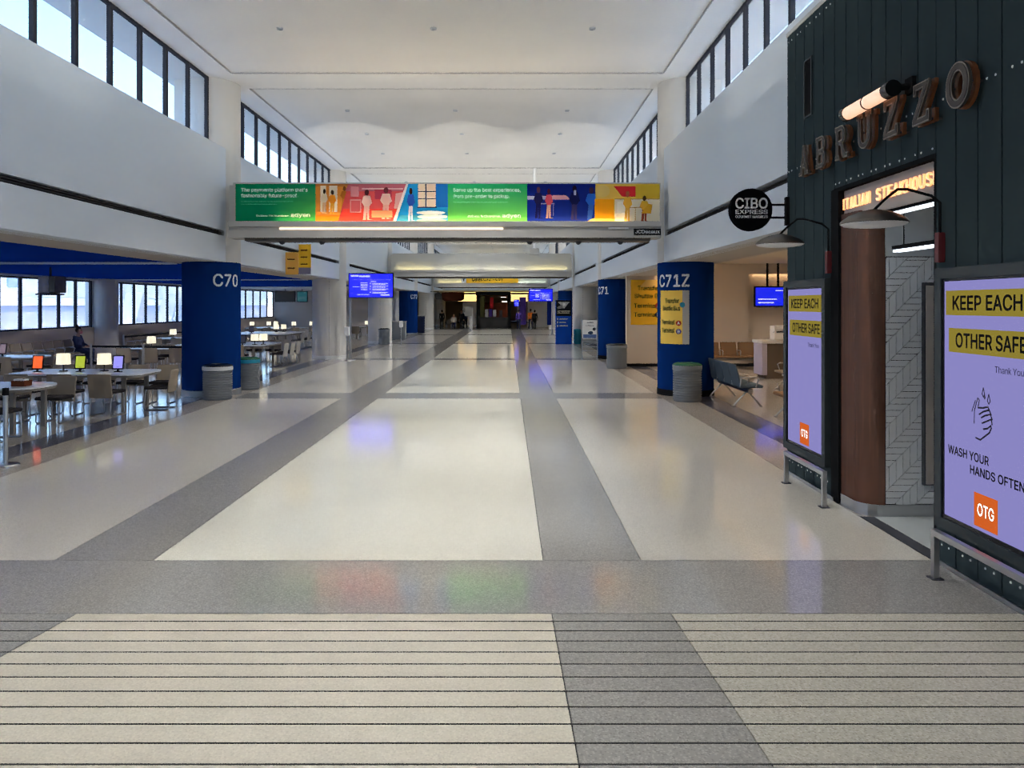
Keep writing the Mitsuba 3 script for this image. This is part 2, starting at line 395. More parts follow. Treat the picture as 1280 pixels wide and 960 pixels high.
# ------------------------------------------------------------------ columns
def curved_text(s, h, cx, cy, r, z, ang, width=None, m=WHITE, bold=True):
    t = text(s, h, 0.004, bold, width, True)
    v = np.array(t.vertices); a = ang + v[:, 0] / r
    t.vertices = np.c_[cx + (r + v[:, 2] - 0.001) * np.cos(a), cy + (r + v[:, 2] - 0.001) * np.sin(a), z + v[:, 1]]
    return t
COLN = {('L', 0): 'C70', ('R', 0): 'C71Z', ('R', 1): 'C71', ('L', 3): 'C72'}
BLUEC = {('L', 0), ('R', 0), ('R', 1), ('L', 3), ('R', 3)}
for side, cx in (('L', CXL), ('R', CXR)):
    for k in range(KMIN, KMAX + 1):
        y = R(k); blue = (side, k) in BLUEC
        txt = COLN.get((side, k))
        where = {'L': 'left', 'R': 'right'}[side]
        if txt: lab = f'thick round blue column with white gate number {txt}'
        elif blue: lab = f'round blue column beside the far {where} screens'
        elif k < 0: lab = f'round white column on the {where}, nearest the viewer' if k == -1 else f'round white column behind the viewer on the {where}'
        else: lab = f'round white column with a vertical joint, {where} row, {ORD[k]} from the front blue one'
        if (side, k) == ('R', -1): continue
        c = thing('column', lab, 'column', kind='structure')
        part(c, 'shaft', lathe([(CR, 0.0), (CR, ZB)], cx, y, 48), BLUE if blue else COLW, True)
        part(c, 'upper_shaft', lathe([(CR, ZB), (CR, ZC)], cx, y, 48), COLW, True)
        part(c, 'base_ring', lathe([(CR + 0.012, 0), (CR + 0.012, 0.13), (CR, 0.14)], cx, y, 48), (BLACK if side == 'R' else STEEL) if blue else WHITE, 30)
        if not blue:
            aj = math.atan2(-y, -cx) - (0.0 if side == 'L' else 0.1)
            part(c, 'joint_strip', bx(cx + CR * math.cos(aj) - 0.006, cx + CR * math.cos(aj) + 0.006, y + CR * math.sin(aj) - 0.006, y + CR * math.sin(aj) + 0.006, 0.14, ZB), GREYP)
        if txt:
            ang = {'C70': -math.pi / 2 + 0.92, 'C71Z': -math.pi / 2 - 0.72, 'C71': -math.pi / 2 - 0.98, 'C72': -math.pi / 2 + 0.85}[txt]
            part(c, 'gate_number', curved_text(txt, 0.27, cx, y, CR + 0.002, 2.52 if side == 'R' else 2.53, ang, {'C70': 0.66, 'C71Z': 0.82, 'C71': 0.6, 'C72': 0.62}[txt]), WHITE, label='white gate number')

# ------------------------------------------------------------------ cross beams with lights
def crossbeam(k, lab, ad=False):
    b = thing('cross_beam', lab, 'beam')
    y = R(k) - 0.85
    zt = 4.80
    part(b, 'body', bx(-6.28, 3.45, y + 0.06, y + 0.5, 3.60, zt), LEDGEM)
    part(b, 'ledge', cat(bx(-6.25, 3.43, y - 0.12, y + 0.06, 3.60, 3.76), bx(-6.25, 3.43, y - 0.07, y + 0.06, 3.76, 3.85), bx(-6.25, 3.43, y - 0.12, y + 0.06, 3.85, 3.94), bx(-6.25, 3.43, y - 0.12, y - 0.11, 3.94, 3.97)), LEDGEM)
    part(b, 'bottom_rail', bx(-5.9, 3.2, y - 0.05, y + 0.4, 3.53, 3.60), BRONZE)
    return b, y, zt
def beam_lights(b, y, zt, segs, tubes=()):
    for x0, x1, h, kk in segs:
        part(b, 'strip_light', bx(x0, x1, y - 0.09, y - 0.05, 3.942, 3.955), WHITE, label='warm strip light on the ledge', **emitter(h, kk, 3.0))
    for x0, x1, h, kk in tubes:
        part(b, 'tube_lamp', tube([(x0, y - 0.095, 3.806), (x1, y - 0.095, 3.806)], 0.018, 8), WHITE, label='glowing tube along the front of the ledge', **emitter(h, kk, 1.0))
    for lip in (0.06, 0.48):
        part(b, 'uplight_lip', bx(-6.2, 3.4, y + lip, y + lip + 0.02, zt, zt + 0.062), LEDGEM)
    for sx in (-4.7, -1.4, 1.9):
        for sy in (-1, 1):
            scene[f'beam_spot_{len(scene)}'] = {'type': 'spot', 'to_world': T().look_at(origin=[sx, y + 0.28, zt + 0.055], target=[sx, y + 0.28 + sy * 14.5, ZC], up=[0, 0, 1]),
                'intensity': {'type': 'rgb', 'value': [BEAMSPOT, BEAMSPOT * 0.97, BEAMSPOT * 0.91]}, 'cutoff_angle': 21.0, 'beam_width': 4.0, 'sampling_weight': 3.0}
    f = part(b, 'uplight', bx(-5.6, 2.8, y + 0.2, y + 0.4, zt, zt + 0.03), WHITE)
    for i in range(4):
        x = -5.5 + 2.08 * i
        scene[f + f'__diffuser' + (f'_{i:03d}' if i else '')] = mikit.ply((np.array([[x, y + 0.23, zt + 0.032], [x + 1.9, y + 0.23, zt + 0.032], [x + 1.9, y + 0.37, zt + 0.032], [x, y + 0.37, zt + 0.032]]), np.array([[0, 1, 2], [0, 2, 3]])), WHITE, **emitter('#fff4e4', UPLIGHT, 2.0))
b, by, bz = crossbeam(0, 'wide grey cross beam with a lit ledge that carries the bright advertising panel')
beam_lights(b, by, bz, [(-5.2, 2.7, '#ffd9a0', LEDGE)], [(-5.1, -0.1, '#ffdcb0', 1.6)])
for x in (-5.1, -4.2, 0.5, 1.6, 2.55):
    part(b, 'detector', lathe([(0, 3.46), (0.04, 3.47), (0.06, 3.50), (0.07, 3.53)], x, by + 0.1, 16), DARKG, 30)
dp = thing('ceiling_pole', 'thin white pole dropping from the ceiling behind the advertising panel', 'pole')
part(dp, 'rod', tube([(1.02, 29.0, 4.2), (1.02, 29.0, ZC)], 0.05, 10), WHITE, True)
part(dp, 'cross_arm', bx(0.72, 1.02, 28.96, 29.04, 6.05, 6.12), WHITE)
part(dp, 'lower_box', bx(0.85, 1.2, 28.9, 29.1, 4.0, 4.25), GREYP)
part(b, 'end_cap', bx(2.25, 2.7, by - 0.14, by - 0.1, 3.79, 3.83), WHITE)
npn = text('JCDecaux', 0.075, 0.004, True, 0.55)
nk = part(b, 'name_plate', bx(2.82, 3.42, by - 0.135, by - 0.12, 3.66, 3.80), BLACK, label='small black plate with white lettering')
part(nk, 'lettering', facing_cam(npn, 2.845, by - 0.135, 3.695), WHITE)
b2, y2, z2 = crossbeam(2, 'bare cross beam further back with yellowish cove lights')
beam_lights(b2, y2, z2, [(-5.9, -4.0, '#fff3b0', LEDGE), (-3.6, -1.7, '#ffffc8', LEDGE * .7), (-1.3, 0.5, '#ffffd0', LEDGE * .6), (0.9, 3.2, '#fff3b0', LEDGE)])
b4, y4, z4 = crossbeam(4, 'farthest cross beam with a yellow overhead sign on it')
beam_lights(b4, y4, z4, [(-5.9, -3.0, '#fff0a0', LEDGE), (-2.8, 0.2, '#ffd070', LEDGE), (0.4, 3.2, '#e8ffe8', LEDGE)])
bm2, ym2, zm2 = crossbeam(-2, 'cross beam behind the viewer')
beam_lights(bm2, ym2, zm2, [(-5.2, 2.7, '#ffd9a0', LEDGE)])

# advertising panel, flat print; panel pixels: x 294..823, y 231..279
AX0, AX1, AZ0, AZ1 = -6.13, 3.42, 3.955, 4.82
def ax(px): return (px - 294) / 529 * (AX1 - AX0)
def az(py): return (279 - py) / 48 * (AZ1 - AZ0)
ad = Print()
def G(stops):
    def f(q):
        x, y = q[0] / (AX1 - AX0), q[1] / (AZ1 - AZ0)
        return stops(x, y)
    return f
def lerp(a, b, t): return np.array(lin(a)) * (1 - t) + np.array(lin(b)) * t
def arect(x0, y0, x1, y1, c, nx=1, ny=1): ad.rect(ax(x0), az(y1), ax(x1), az(y0), c, nx, ny)
def apoly(pts, c): ad.poly([(ax(x), az(y)) for x, y in pts], c)
def figure(x, y0, y1, head, top, legs, lean=0.0, w=5.0):
    h = y1 - y0
    apoly([(x - w * .4, y0 + h * .52), (x + w * .4, y0 + h * .52), (x + w * .35 + lean, y1 - 1), (x + w * .9 + lean, y1), (x + w * .05 + lean, y1), (x, y0 + h * .62), (x - w * .15, y1), (x - w * .6, y1)], legs)
    apoly([(x - w * .5, y0 + h * .2), (x + w * .5, y0 + h * .2), (x + w * .85, y0 + h * .45), (x + w * .6, y0 + h * .48), (x + w * .4, y0 + h * .55), (x - w * .4, y0 + h * .55), (x - w * .6, y0 + h * .48), (x - w * .85, y0 + h * .42)], top)
    ad.ellipse(ax(x), az(y0 + h * .1), ax(294 + w * .33), (AZ1 - AZ0) / 48 * h * .1, head)
arect(294, 231, 394, 279, G(lambda x, y: lerp('#0d7f56', '#58b84a', max(0, min(1, (x * 5.3 - 0.45) * 1.3)) * (1 - y) ** 0.7)), 10, 6)
ad.text("The payments platform that's", 0.078, ax(301), az(240.3), '#f0fff4', ax(384) - ax(301), True)
ad.text('fashionably future-proof.', 0.078, ax(301), az(247.4), '#f0fff4', ax(372) - ax(301), True)
arect(301, 252.4, 366, 253.2, '#4fae83'); arect(301, 255.8, 346, 256.6, '#4fae83')
ad.text('Business. Not boundaries.', 0.045, ax(320), az(271.8), '#e8ffe8', ax(361) - ax(320), True)
ad.text('adyen', 0.085, ax(363), az(272), '#f4fff0', ax(387) - ax(363), True)
apoly([(394, 231), (435, 231), (425, 279), (394, 279)], '#d98a3a')
apoly([(394, 270), (427, 270), (425, 279), (394, 279)], '#ea8226')
apoly([(394, 231), (435, 231), (434, 234), (394, 234)], '#b9743c')
arect(400, 233, 407, 266, '#f1dcb8'); arect(411, 233, 421, 266, '#f3dfc0')
figure(405, 237, 268, '#2a1c14', '#e8d2b0', '#e9b98a'); figure(415, 238.5, 269, '#3a2a20', '#e88f2a', '#e8a33a', w=6); figure(430, 234, 262, '#7a4a2a', '#b5662a', '#c9742f', w=6)
apoly([(435, 231), (507, 231), (491, 279), (422, 279)], '#cf4d4d')
apoly([(435, 231), (507, 231), (504, 240), (431, 240)], '#b9606a')
apoly([(428, 262), (496, 262), (491, 279), (422, 279)], '#e2463a')
arect(437, 250, 451, 267, '#d98a86'); arect(438.5, 252, 449.5, 265.5, '#c9585a')
arect(438, 234, 448, 247, '#d8898c'); arect(452, 236, 503, 238, '#e0a8a8')
arect(468, 238, 489, 250, '#a83a4a')
figure(458, 238, 276, '#4a2428', '#f0c0b0', '#eeb0a0', w=8); figure(482, 235, 275, '#5a2a30', '#eab8a8', '#e7a898', w=9)
arect(464, 264, 490, 273, '#f0a070'); apoly([(494, 243), (503, 241), (501, 261), (492, 262)], '#e8a8a0')
apoly([(507, 231), (510, 231), (494, 279), (490, 279)], '#f3e4d8')
apoly([(510, 231), (559, 231), (559, 279), (494, 279)], '#2384b8')
apoly([(540, 231), (559, 231), (559, 260), (540, 260)], '#1f5f9f')
apoly([(500, 270), (559, 270), (559, 279), (495, 279)], '#3f93b0')
arect(522, 231, 544, 261, '#f2d8b8')
arect(531, 231, 532.4, 261, '#2a2c50'); arect(522, 240, 544, 241, '#2a2c50'); arect(522, 249, 544, 250, '#2a2c50'); arect(521, 259.6, 545, 261, '#2a2c50')
figure(513, 236, 277, '#2a1a18', '#2b4a9a', '#d8d0d8', w=6)
ad.ellipse(ax(538), az(267), ax(294 + 18), 0.045, '#f0f0e8'); ad.ellipse(ax(540), az(272), ax(294 + 19), 0.055, '#d8e4d8'); ad.ellipse(ax(539), az(276.5), ax(294 + 19), 0.04, '#9fc4a8')
arect(559, 231, 658, 279, G(lambda x, y: lerp(lerp_hex := '#1f9b5e', '#6cc652', (1 - y) ** 1.2)), 6, 6)
ad.text('Serve up the best experiences,', 0.078, ax(566), az(240.7), '#f0fff4', ax(650) - ax(566), True)
ad.text('from pre-order to pickup.', 0.078, ax(566), az(248.4), '#f0fff4', ax(636) - ax(566), True)
arect(566, 253.6, 634, 254.4, '#7fd09a')
ad.text('Business. Not boundaries.', 0.045, ax(584), az(272.5), '#f4fff4', ax(625) - ax(584), True)
ad.text('adyen', 0.085, ax(627), az(273), '#ffffff', ax(650) - ax(627), True)
arect(658, 231, 743, 279, G(lambda x, y: lerp('#1c2f86', '#121f6a', y)), 4, 4)
arect(658, 246, 690, 250.5, '#b8b4d0'); apoly([(690, 245), (706, 245), (712, 250.5), (688, 250.5)], '#dca0a8')
arect(658, 250.5, 720, 251.5, '#3a3f9a'); arect(670, 255, 692, 256.3, '#b0a8c0'); arect(690, 256, 691, 271, '#8a80b0'); arect(672, 256, 673, 275, '#1a1a50')
figure(672, 234.5, 274, '#5a3a48', '#20204a', '#1c1c4c', w=7); figure(685, 237, 274, '#4a2030', '#d05060', '#c89888', w=6)
figure(717, 233, 276, '#20182a', '#171a48', '#3a3560', w=8); arect(716, 239, 719, 245, '#c8c8e0')
figure(738, 235, 276, '#3a2838', '#2a5fc0', '#3a62b8', lean=-3, w=9)
apoly([(730, 279), (740, 274), (770, 274), (770, 279)], '#f0b878')
apoly([(743, 231), (823, 231), (823, 279), (743, 279)], '#e3bb55')
arect(742, 250, 766, 274, '#f0a020'); ad.ellipse(ax(752), az(240), ax(294 + 9), 0.14, '#e0c070')
arect(767, 250, 823, 279, '#e6dcc4'); arect(767, 249.2, 823, 250.6, '#b89a5a')
apoly([(766, 234), (793, 234), (793, 247), (776, 247)], '#cc2f36'); apoly([(793, 232), (823, 232), (823, 249), (793, 249)], '#cfae3a')
arect(770, 253, 781, 268, '#f2ecdc'); figure(783, 240, 278, '#a86040', '#e3b040', '#d8a850', w=7); figure(804, 246, 278, '#4a3420', '#dfae3a', '#9a4a38', w=7)
arect(785, 260, 801, 261, '#b88a4a'); arect(792, 261, 793, 278, '#c8a870'); apoly([(809, 256), (814, 257), (812, 268), (800, 268), (800, 267)], '#d8a030')
adk = thing('advertising_panel', 'long colourful advertising panel with green, red, navy and yellow scenes hung across the concourse', 'advertising panel')
part(adk, 'backing', bx(AX0, AX1, by + 0.02, by + 0.055, AZ0, AZ1), GREYP)
am, ac = ad.mesh()
part(adk, 'print', facing_cam(am, AX0, by + 0.02, AZ0), PRINT, color=ac, label='printed picture strip')
part(adk, 'frame', cat(bx(AX0 - 0.02, AX1 + 0.02, by - 0.005, by + 0.055, AZ1, AZ1 + 0.02), bx(AX0 - 0.02, AX1 + 0.02, by - 0.005, by + 0.055, AZ0 - 0.012, AZ0),
     bx(AX0 - 0.02, AX0, by - 0.005, by + 0.055, AZ0, AZ1), bx(AX1, AX1 + 0.02, by - 0.005, by + 0.055, AZ0, AZ1)), LEDGEM)
# yellow overhead sign on the far beam
ys = thing('overhead_sign', 'wide yellow overhead sign with dark lettering on the farthest beam', 'sign')
whole_y = y4 - 0.16
part(ys, 'panel', bx(-3.5, 0.9, whole_y - 0.04, whole_y, 3.95, 4.6), YELLOW)
part(ys, 'lettering', facing_cam(text('Gates C70 - C99', 0.3, 0.004, True, 2.6), -3.0, whole_y - 0.04, 4.12), BLACK)
part(ys, 'arrow', bx(-3.9, -3.5, whole_y - 0.04, whole_y, 3.95, 4.6), WHITE)
part(ys, 'arrow_mark', facing_cam(extrude(Polygon([(0, .25), (.15, .4), (.3, .25), (.2, .25), (.2, .05), (.1, .05), (.1, .25)]), 0.004), -3.85, whole_y - 0.04, 4.05), BLACK)

# ------------------------------------------------------------------ left waiting area shell
part(wl, 'holdroom_wall', bx(EXL - 0.2, EXL, Y0, 52, 0, 1.25), BEIGEW)
part(wl, 'holdroom_wall', bx(EXL - 0.2, EXL, Y0, 52, 3.03, 4.0), WHITE)
part(wl, 'holdroom_wall', bx(EXL - 0.2, -8.0, 52, 52.2, 0, 4.0), GREYW)
part(wl, 'holdroom_wall', bx(-8.2, -8.0, 52.2, 66, 0, 4.0), WHITE)
part(wl, 'holdroom_wall', bx(EXL - 0.2, -6.5, Y0 - 0.2, Y0, 0, 4.0), GREYW)
for k in range(-2, 3):
    a, bb = R(k) + 0.6, (R(k + 1) - 0.6 if k < 2 else 51.9)
    window(EXL - 0.1, a, bb, 1.25, 3.03, 10 if k < 2 else 7, f'waiting area window row with a low sill, {ORD[k + 2]} from the viewer', depth=0.06, mw=0.11)
    col = thing('column', f'round pale column between the waiting area windows, {ORD[k + 2]} from the viewer', 'column', kind='structure')
    whole(col, lathe([(0.58, 0), (0.58, 3.1)], EXL, R(k), 40), COLW, True)
for i, (x, y) in enumerate(((-11.5, 14.0), (-11.5, 21.5), (-11.5, 26.5), (-11.5, 33), (-11.5, 40), (-11, 47))):
    scene[f'holdroom_lamp_{i}'] = {'type': 'spot', 'to_world': T().look_at(origin=[x, y, 3.09], target=[x, y, 0], up=[0, 1, 0]),
                                   'intensity': {'type': 'rgb', 'value': [44.0, 42.0, 39.0]}, 'cutoff_angle': 69.0, 'beam_width': 45.0, 'sampling_weight': 1.5}
lc = thing('ceiling_holdroom', 'low dark blue ceiling over the left waiting area', 'ceiling', kind='structure')
for k in range(-2, 2):
    part(lc, 'ceiling_panel', bx(EXL, XL - 1.35, R(k) + 0.1, R(k + 1) - 0.1, 3.10, 3.2), NAVYC)
for k in range(-2, 3):
    part(lc, 'light_trim', bx(EXL, XL - 1.36, R(k) - 0.12, R(k) + 0.12, 3.06, 3.2), WHITE, label='thin white trim')
part(lc, 'ceiling_panel', bx(EXL, XL - 1.35, R(2) + 0.1, 66, 3.10, 3.2), WHITE)

# ------------------------------------------------------------------ right waiting area shell
WYR = 25.9
part(wr, 'holdroom_wall', bx(4.05, 8.2, WYR, WYR + 0.2, 0.1, 3.6), BEIGEW)
part(wr, 'holdroom_wall', bx(8.2, 12.2, WYR + 0.25, WYR + 0.45, 0.1, 3.6), BEIGEW)
part(wr, 'holdroom_wall', bx(8.2, 12.2, WYR, WYR + 0.1, 3.15, 3.6), BEIGEW, label='header over a lit recess')
part(wr, 'recess_light', bx(8.4, 12.0, WYR + 0.12, WYR + 0.16, 3.2, 3.23), WHITE, **emitter('#ffd9a8', 6.0, 1.0))
part(wr, 'base_board', bx(4.05, 12.2, WYR + 0.02, WYR + 0.2, 0, 0.1), BLACK)
part(wr, 'holdroom_wall', bx(12.0, 12.2, 2.0, WYR, 0, 3.6), BEIGEW)
part(wr, 'holdroom_ceiling', bx(XR + 1.3, 12.2, 9.4, WYR + 0.4, 3.5, 3.6), diffuse('mat_warm_ceiling', '#d9cbb5'))
part(wr, 'holdroom_ceiling', bx(XR + 1.3, XR + 1.4, 9.4, WYR, ZB, 3.6), BEIGEW)
part(wr, 'holdroom_wall', bx(5.0, 12.2, 9.3, 9.42, 0, 3.6), BEIGEW)
for i, (x, y) in enumerate(((7.6, 13.5), (7.6, 18.0), (7.0, 22.6), (10.2, 22.0))):
    part(wr, 'downlight', lathe([(0.05, 3.52), (0.06, 3.49), (0.09, 3.488), (0.1, 3.52)], x, y, 16), STEEL)
    scene[f'right_lamp_{i}'] = {'type': 'spot', 'to_world': T().look_at(origin=[x, y, 3.48], target=[x, y, 0], up=[0, 1, 0]),
                                'intensity': {'type': 'rgb', 'value': [13.0, 11.4, 9.4]}, 'cutoff_angle': 69.0, 'beam_width': 45.0, 'sampling_weight': 1.2}
part(wr, 'cove_light', bx(5.04, 5.12, 10.0, WYR - 0.2, 3.2, 3.22), WHITE, **emitter('#ffdcae', 9.0, 2.0))
# further bays on the right
part(wr, 'holdroom_wall', bx(4.3, 10, 41.8, 42.0, 0, 3.3), WHITE)
part(wr, 'holdroom_wall', bx(9.0, 9.2, WYR + 0.4, 66, 0, 3.3), WHITE)
part(wr, 'holdroom_ceiling', bx(XR + 1.3, 9.2, WYR + 0.4, 66, 3.10, 3.2), WHITE)
for y in (31.0, 36.0, 47.0, 56.0):
    part(wr, 'downlight', lathe([(0, 3.095), (0.13, 3.095)], 6.8, y, 16), WHITE, **emitter('#fff0dc', 30.0, 0.5), flip_normals=True)

# ------------------------------------------------------------------ far end
we = thing('wall_end', 'far end wall of the concourse', 'wall', kind='structure')
part(we, 'upper_wall', bx(-7.0, 4.3, Y1 - 0.3, Y1, 3.2, ZC + 0.3), FASCIA)
part(we, 'back_wall', bx(-14, 12, 97.8, 98, 0, 3.4), GREYW)
part(we, 'side_wall', bx(-12.2, -12, 66, 98, 0, 3.4), diffuse('mat_tan_wall', '#8a7a62'))
part(we, 'side_wall', bx(9, 9.2, 66, 98, 0, 3.4), WHITE)
part(we, 'low_ceiling', bx(-12.2, 9.2, 66.2, 98, 3.25, 3.35), diffuse('mat_cream_ceiling', '#d9c9a0'))
for i, (x, y, a, b_) in enumerate(((-2.4, 73, 1.9, 2.6), (1.8, 73, 1.7, 2.6), (-2.6, 82, 1.8, 2.6), (1.8, 83, 1.7, 2.6), (-8, 76, 1.0, 3.0), (6, 76, 0.8, 3.0))):
    part(we, 'ceiling_light', mapped(lathe([(0, 0), (1, 0)], 0, 0, 28), [[a, 0, 0, x], [0, b_, 0, y], [0, 0, 1, 3.235]]), WHITE, **emitter('#ffe0a0', 5.0, 1.5), flip_normals=True)
for x0, x1, lab in ((-5.2, -2.9, 'left'), (0.1, 2.9, 'right')):
    part(we, 'lit_band', bx(x0, x1, 79.9, 80.0, 2.45, 3.2), WHITE, label=f'warm glowing shop band {lab} of the far kiosk', **emitter('#ffd488', 0.75, 0.8))
part(we, 'partition', bx(1.9, 5.0, 72.0, 72.2, 0, 3.25), WHITE)
part(we, 'partition', bx(-4.6, -2.9, 78.0, 78.2, 0, 2.4), WHITE)
for i, (x, y) in enumerate(((-7.5, 70), (-4.5, 70), (2.8, 68.5), (-1, 75), (4, 76))):
    scene[f'far_lamp_{i}'] = {'type': 'spot', 'to_world': T().look_at(origin=[x, y, 3.2], target=[x, y, 0], up=[0, 1, 0]),
                              'intensity': {'type': 'rgb', 'value': [14.0, 13.0, 11.0]}, 'cutoff_angle': 78.0, 'beam_width': 45.0, 'sampling_weight': 0.6}
# back of the concourse behind the camera
wb = thing('wall_back', 'wall behind the viewer', 'wall', kind='structure')
whole(wb, bx(-16.2, 12.2, Y0 - 8.2, Y0 - 8, 0, ZC + 0.3), FASCIA)
part(fl, 'rear_floor', bx(-16.2, 12.2, Y0 - 8, -5.9, 0.6, 0.945), TAUPEF)

# ------------------------------------------------------------------ restaurant front on the right
FX, FTOP = 3.5, 5.44
SH = thing('shopfront', 'dark green-grey boarded restaurant front with an open doorway', 'shopfront')
seams = [9.51 - 0.2755 * i for i in range(0, 27)]
OY0, OY1, OZ = 6.21, 8.13, 3.33
rng = random.Random(3)
for a, b_ in zip(seams[:-1], seams[1:]):
    z0 = OZ if (b_ > OY0 - 0.1 and a < OY1 + 0.1) else 0.03
    part(SH, 'board', bx(FX - 0.004 * rng.random(), FX + 0.03, b_ + 0.007, a - 0.007, z0, FTOP), BOARD)
part(SH, 'backing', cat(bx(FX + 0.03, FX + 0.12, OY1, 9.51, 0, FTOP), bx(FX + 0.03, FX + 0.12, 2.3, OY0, 0, FTOP), bx(FX + 0.03, FX + 0.12, OY0, OY1, OZ, FTOP)), BLACK)
part(SH, 'top_trim', bx(FX - 0.01, FX + 0.12, 2.3, 9.52, FTOP, FTOP + 0.05), LEDGEM, label='grey metal capping')
part(SH, 'base_trim', cat(bx(FX - 0.012, FX + 0.02, OY1 + 0.02, 9.51, 0, 0.035), bx(FX - 0.012, FX + 0.02, 2.3, OY0, 0, 0.035)), STEEL)
part(SH, 'door_jamb', cat(bx(FX - 0.007, FX + 0.055, OY1 - 0.10, OY1 + 0.08, 0, OZ), bx(FX, FX + 0.14, OY0, OY0 + 0.03, 0, OZ), bx(FX - 0.005, FX + 0.14, OY0, OY1, OZ - 0.03, OZ + 0.01)), BLACK)
def rivets(zs, y_from, y_to, step, r=0.011):
    m = lathe([(0, 0.006), (r * .7, 0.005), (r, 0)], 0, 0, 8)
    d = mikit.ply(facing_left(m, 0, 0, 0), WHITE)
    for z in zs:
        y = y_from
        i = 0
        while y > y_to:
            scene[numbered(SH + '__rivet')] = {**d, 'to_world': T().translate([FX - 0.002, y, z])}
            y -= step if i % 2 else step * 0.55
            i += 1
rivets([3.75], 9.45, 5.0, 0.18); rivets([3.385], 8.1, 6.2, 0.17); rivets([5.36], 9.45, 7.2, 0.18)
rivets([0.17], 9.42, 8.25, 0.18); rivets([0.17], 6.12, 4.7, 0.18)
# header board with lit letters
part(SH, 'header_board', bx(FX + 0.06, FX + 0.1, OY0 - 0.1, OY1 + 0.02, 3.0, OZ), GREYW, label='grey header board in the doorway')
hs = thing('lit_lettering', 'small glowing orange letters reading ITALIAN STEAKHOUSE over the doorway', 'sign')
y = 8.04
for word, y_end in (('ITALIAN', 7.43), ('STEAKHOUSE', 6.235)):
    wts = [0.45 if ch == 'I' else 1.0 for ch in word]
    adv = (y - y_end) / sum(wts)
    for ch, q in zip(word, wts):
        part(hs, 'letter', facing_left(text(ch, 0.115, 0.02, False, adv * q * (0.35 if ch == 'I' else 0.7)), FX + 0.06, y - adv * q * 0.15, 3.10), WHITE, **emitter('#ff9848', 0.95, 0.05))
        y -= adv * q
    y -= 0.10

# large raised letters
sg = thing('raised_sign', 'large raised bronze letters reading ABRUZZO on the dark boards', 'sign')
def slab_letter(ch):
    S = 0.055; H = 0.34; W = 0.25
    if ch == 'A':
        p = Polygon([(0.02, 0), (0.10, 0.34), (0.15, 0.34), (0.23, 0), (0.17, 0), (0.155, 0.08), (0.095, 0.08), (0.08, 0)]).difference(Polygon([(0.105, 0.13), (0.145, 0.13), (0.125, 0.24)]))
        return p.union(sbox(-0.01, 0, 0.1, 0.04)).union(sbox(0.15, 0, 0.26, 0.04))
    if ch == 'B':
        p = sbox(0, 0, 0.12, H).union(affinity.scale(Polygon([(0.12 + 0.09 * math.cos(t), 0.25 + 0.09 * math.sin(t)) for t in np.linspace(0, 2 * math.pi, 25)]), 1.1, 1)).union(Polygon([(0.12 + 0.1 * math.cos(t), 0.095 + 0.095 * math.sin(t)) for t in np.linspace(0, 2 * math.pi, 25)]))
        return p.difference(sbox(0.065, 0.215, 0.14, 0.285).buffer(0.01)).difference(sbox(0.065, 0.06, 0.145, 0.135).buffer(0.01)).union(sbox(-0.02, 0, 0.03, 0.045)).union(sbox(-0.02, H - 0.045, 0.03, H))
    if ch == 'R':
        p = sbox(0, 0, 0.06, H).union(Polygon([(0.11 + 0.105 * math.cos(t), 0.24 + 0.1 * math.sin(t)) for t in np.linspace(0, 2 * math.pi, 25)])).union(sbox(0, 0.14, 0.11, H)).union(Polygon([(0.09, 0.16), (0.15, 0.16), (0.24, 0), (0.17, 0)]))
        return p.difference(sbox(0.065, 0.205, 0.13, 0.275).buffer(0.012)).union(sbox(-0.02, 0, 0.08, 0.045)).union(sbox(-0.02, H - 0.045, 0.03, H)).union(sbox(0.16, 0, 0.26, 0.045))
    if ch == 'U':
        o = sbox(0, 0.12, 0.24, H).union(Polygon([(0.12 + 0.12 * math.cos(t), 0.12 + 0.12 * math.sin(t)) for t in np.linspace(0, 2 * math.pi, 33)]))
        i = sbox(0.06, 0.12, 0.18, H + 0.01).union(Polygon([(0.12 + 0.06 * math.cos(t), 0.12 + 0.06 * math.sin(t)) for t in np.linspace(0, 2 * math.pi, 33)]))
        return o.difference(i).union(sbox(-0.03, H - 0.045, 0.09, H)).union(sbox(0.15, H - 0.045, 0.27, H))
    if ch == 'Z':
        return Polygon([(0, 0), (0.25, 0), (0.25, 0.1), (0.21, 0.1), (0.2, 0.055), (0.085, 0.055), (0.245, 0.3), (0.245, H), (0.01, H), (0.01, 0.245), (0.05, 0.245), (0.06, 0.285), (0.16, 0.285), (0, 0.05)])
    e = lambda a, b_: Polygon([(0.14 + a * math.cos(t), 0.17 + b_ * math.sin(t)) for t in np.linspace(0, 2 * math.pi, 41)])
    return e(0.15, 0.175).difference(e(0.075, 0.105))
LINNER = metal('mat_letter_inner', '#4b443f', 0.5)
LFACE = metal('mat_letter_face', '#7d7268', 0.45); LSIDE = gloss('mat_letter_side', '#6a3f22', 0.3)
for i, ch in enumerate('ABRUZZO'):
    yy = 8.80 - 0.492 * i
    p = slab_letter(ch)
    lk = part(sg, 'letter', facing_left(extrude(p, 0.025), FX - 0.10, yy, 3.58), LFACE)
    part(lk, 'inner_face', facing_left(extrude(p.buffer(-0.013), 0.004), FX - 0.125, yy, 3.58), LINNER)
    part(lk, 'back_layer', facing_left(extrude(p.buffer(0.004), 0.03), FX - 0.045, yy, 3.58), LSIDE)
    part(lk, 'spacer', cat(*[bx(FX - 0.10, FX, yy - c[0] - 0.008, yy - c[0] + 0.008, 3.58 + c[1] - 0.008, 3.58 + c[1] + 0.008) for c in ([(0.03, 0.02), (0.22, 0.02)] if ch in 'ARZ' else [(0.03, 0.17)] if ch in 'BU' else [(0.03, 0.17), (0.25, 0.17)])]), DARKG)
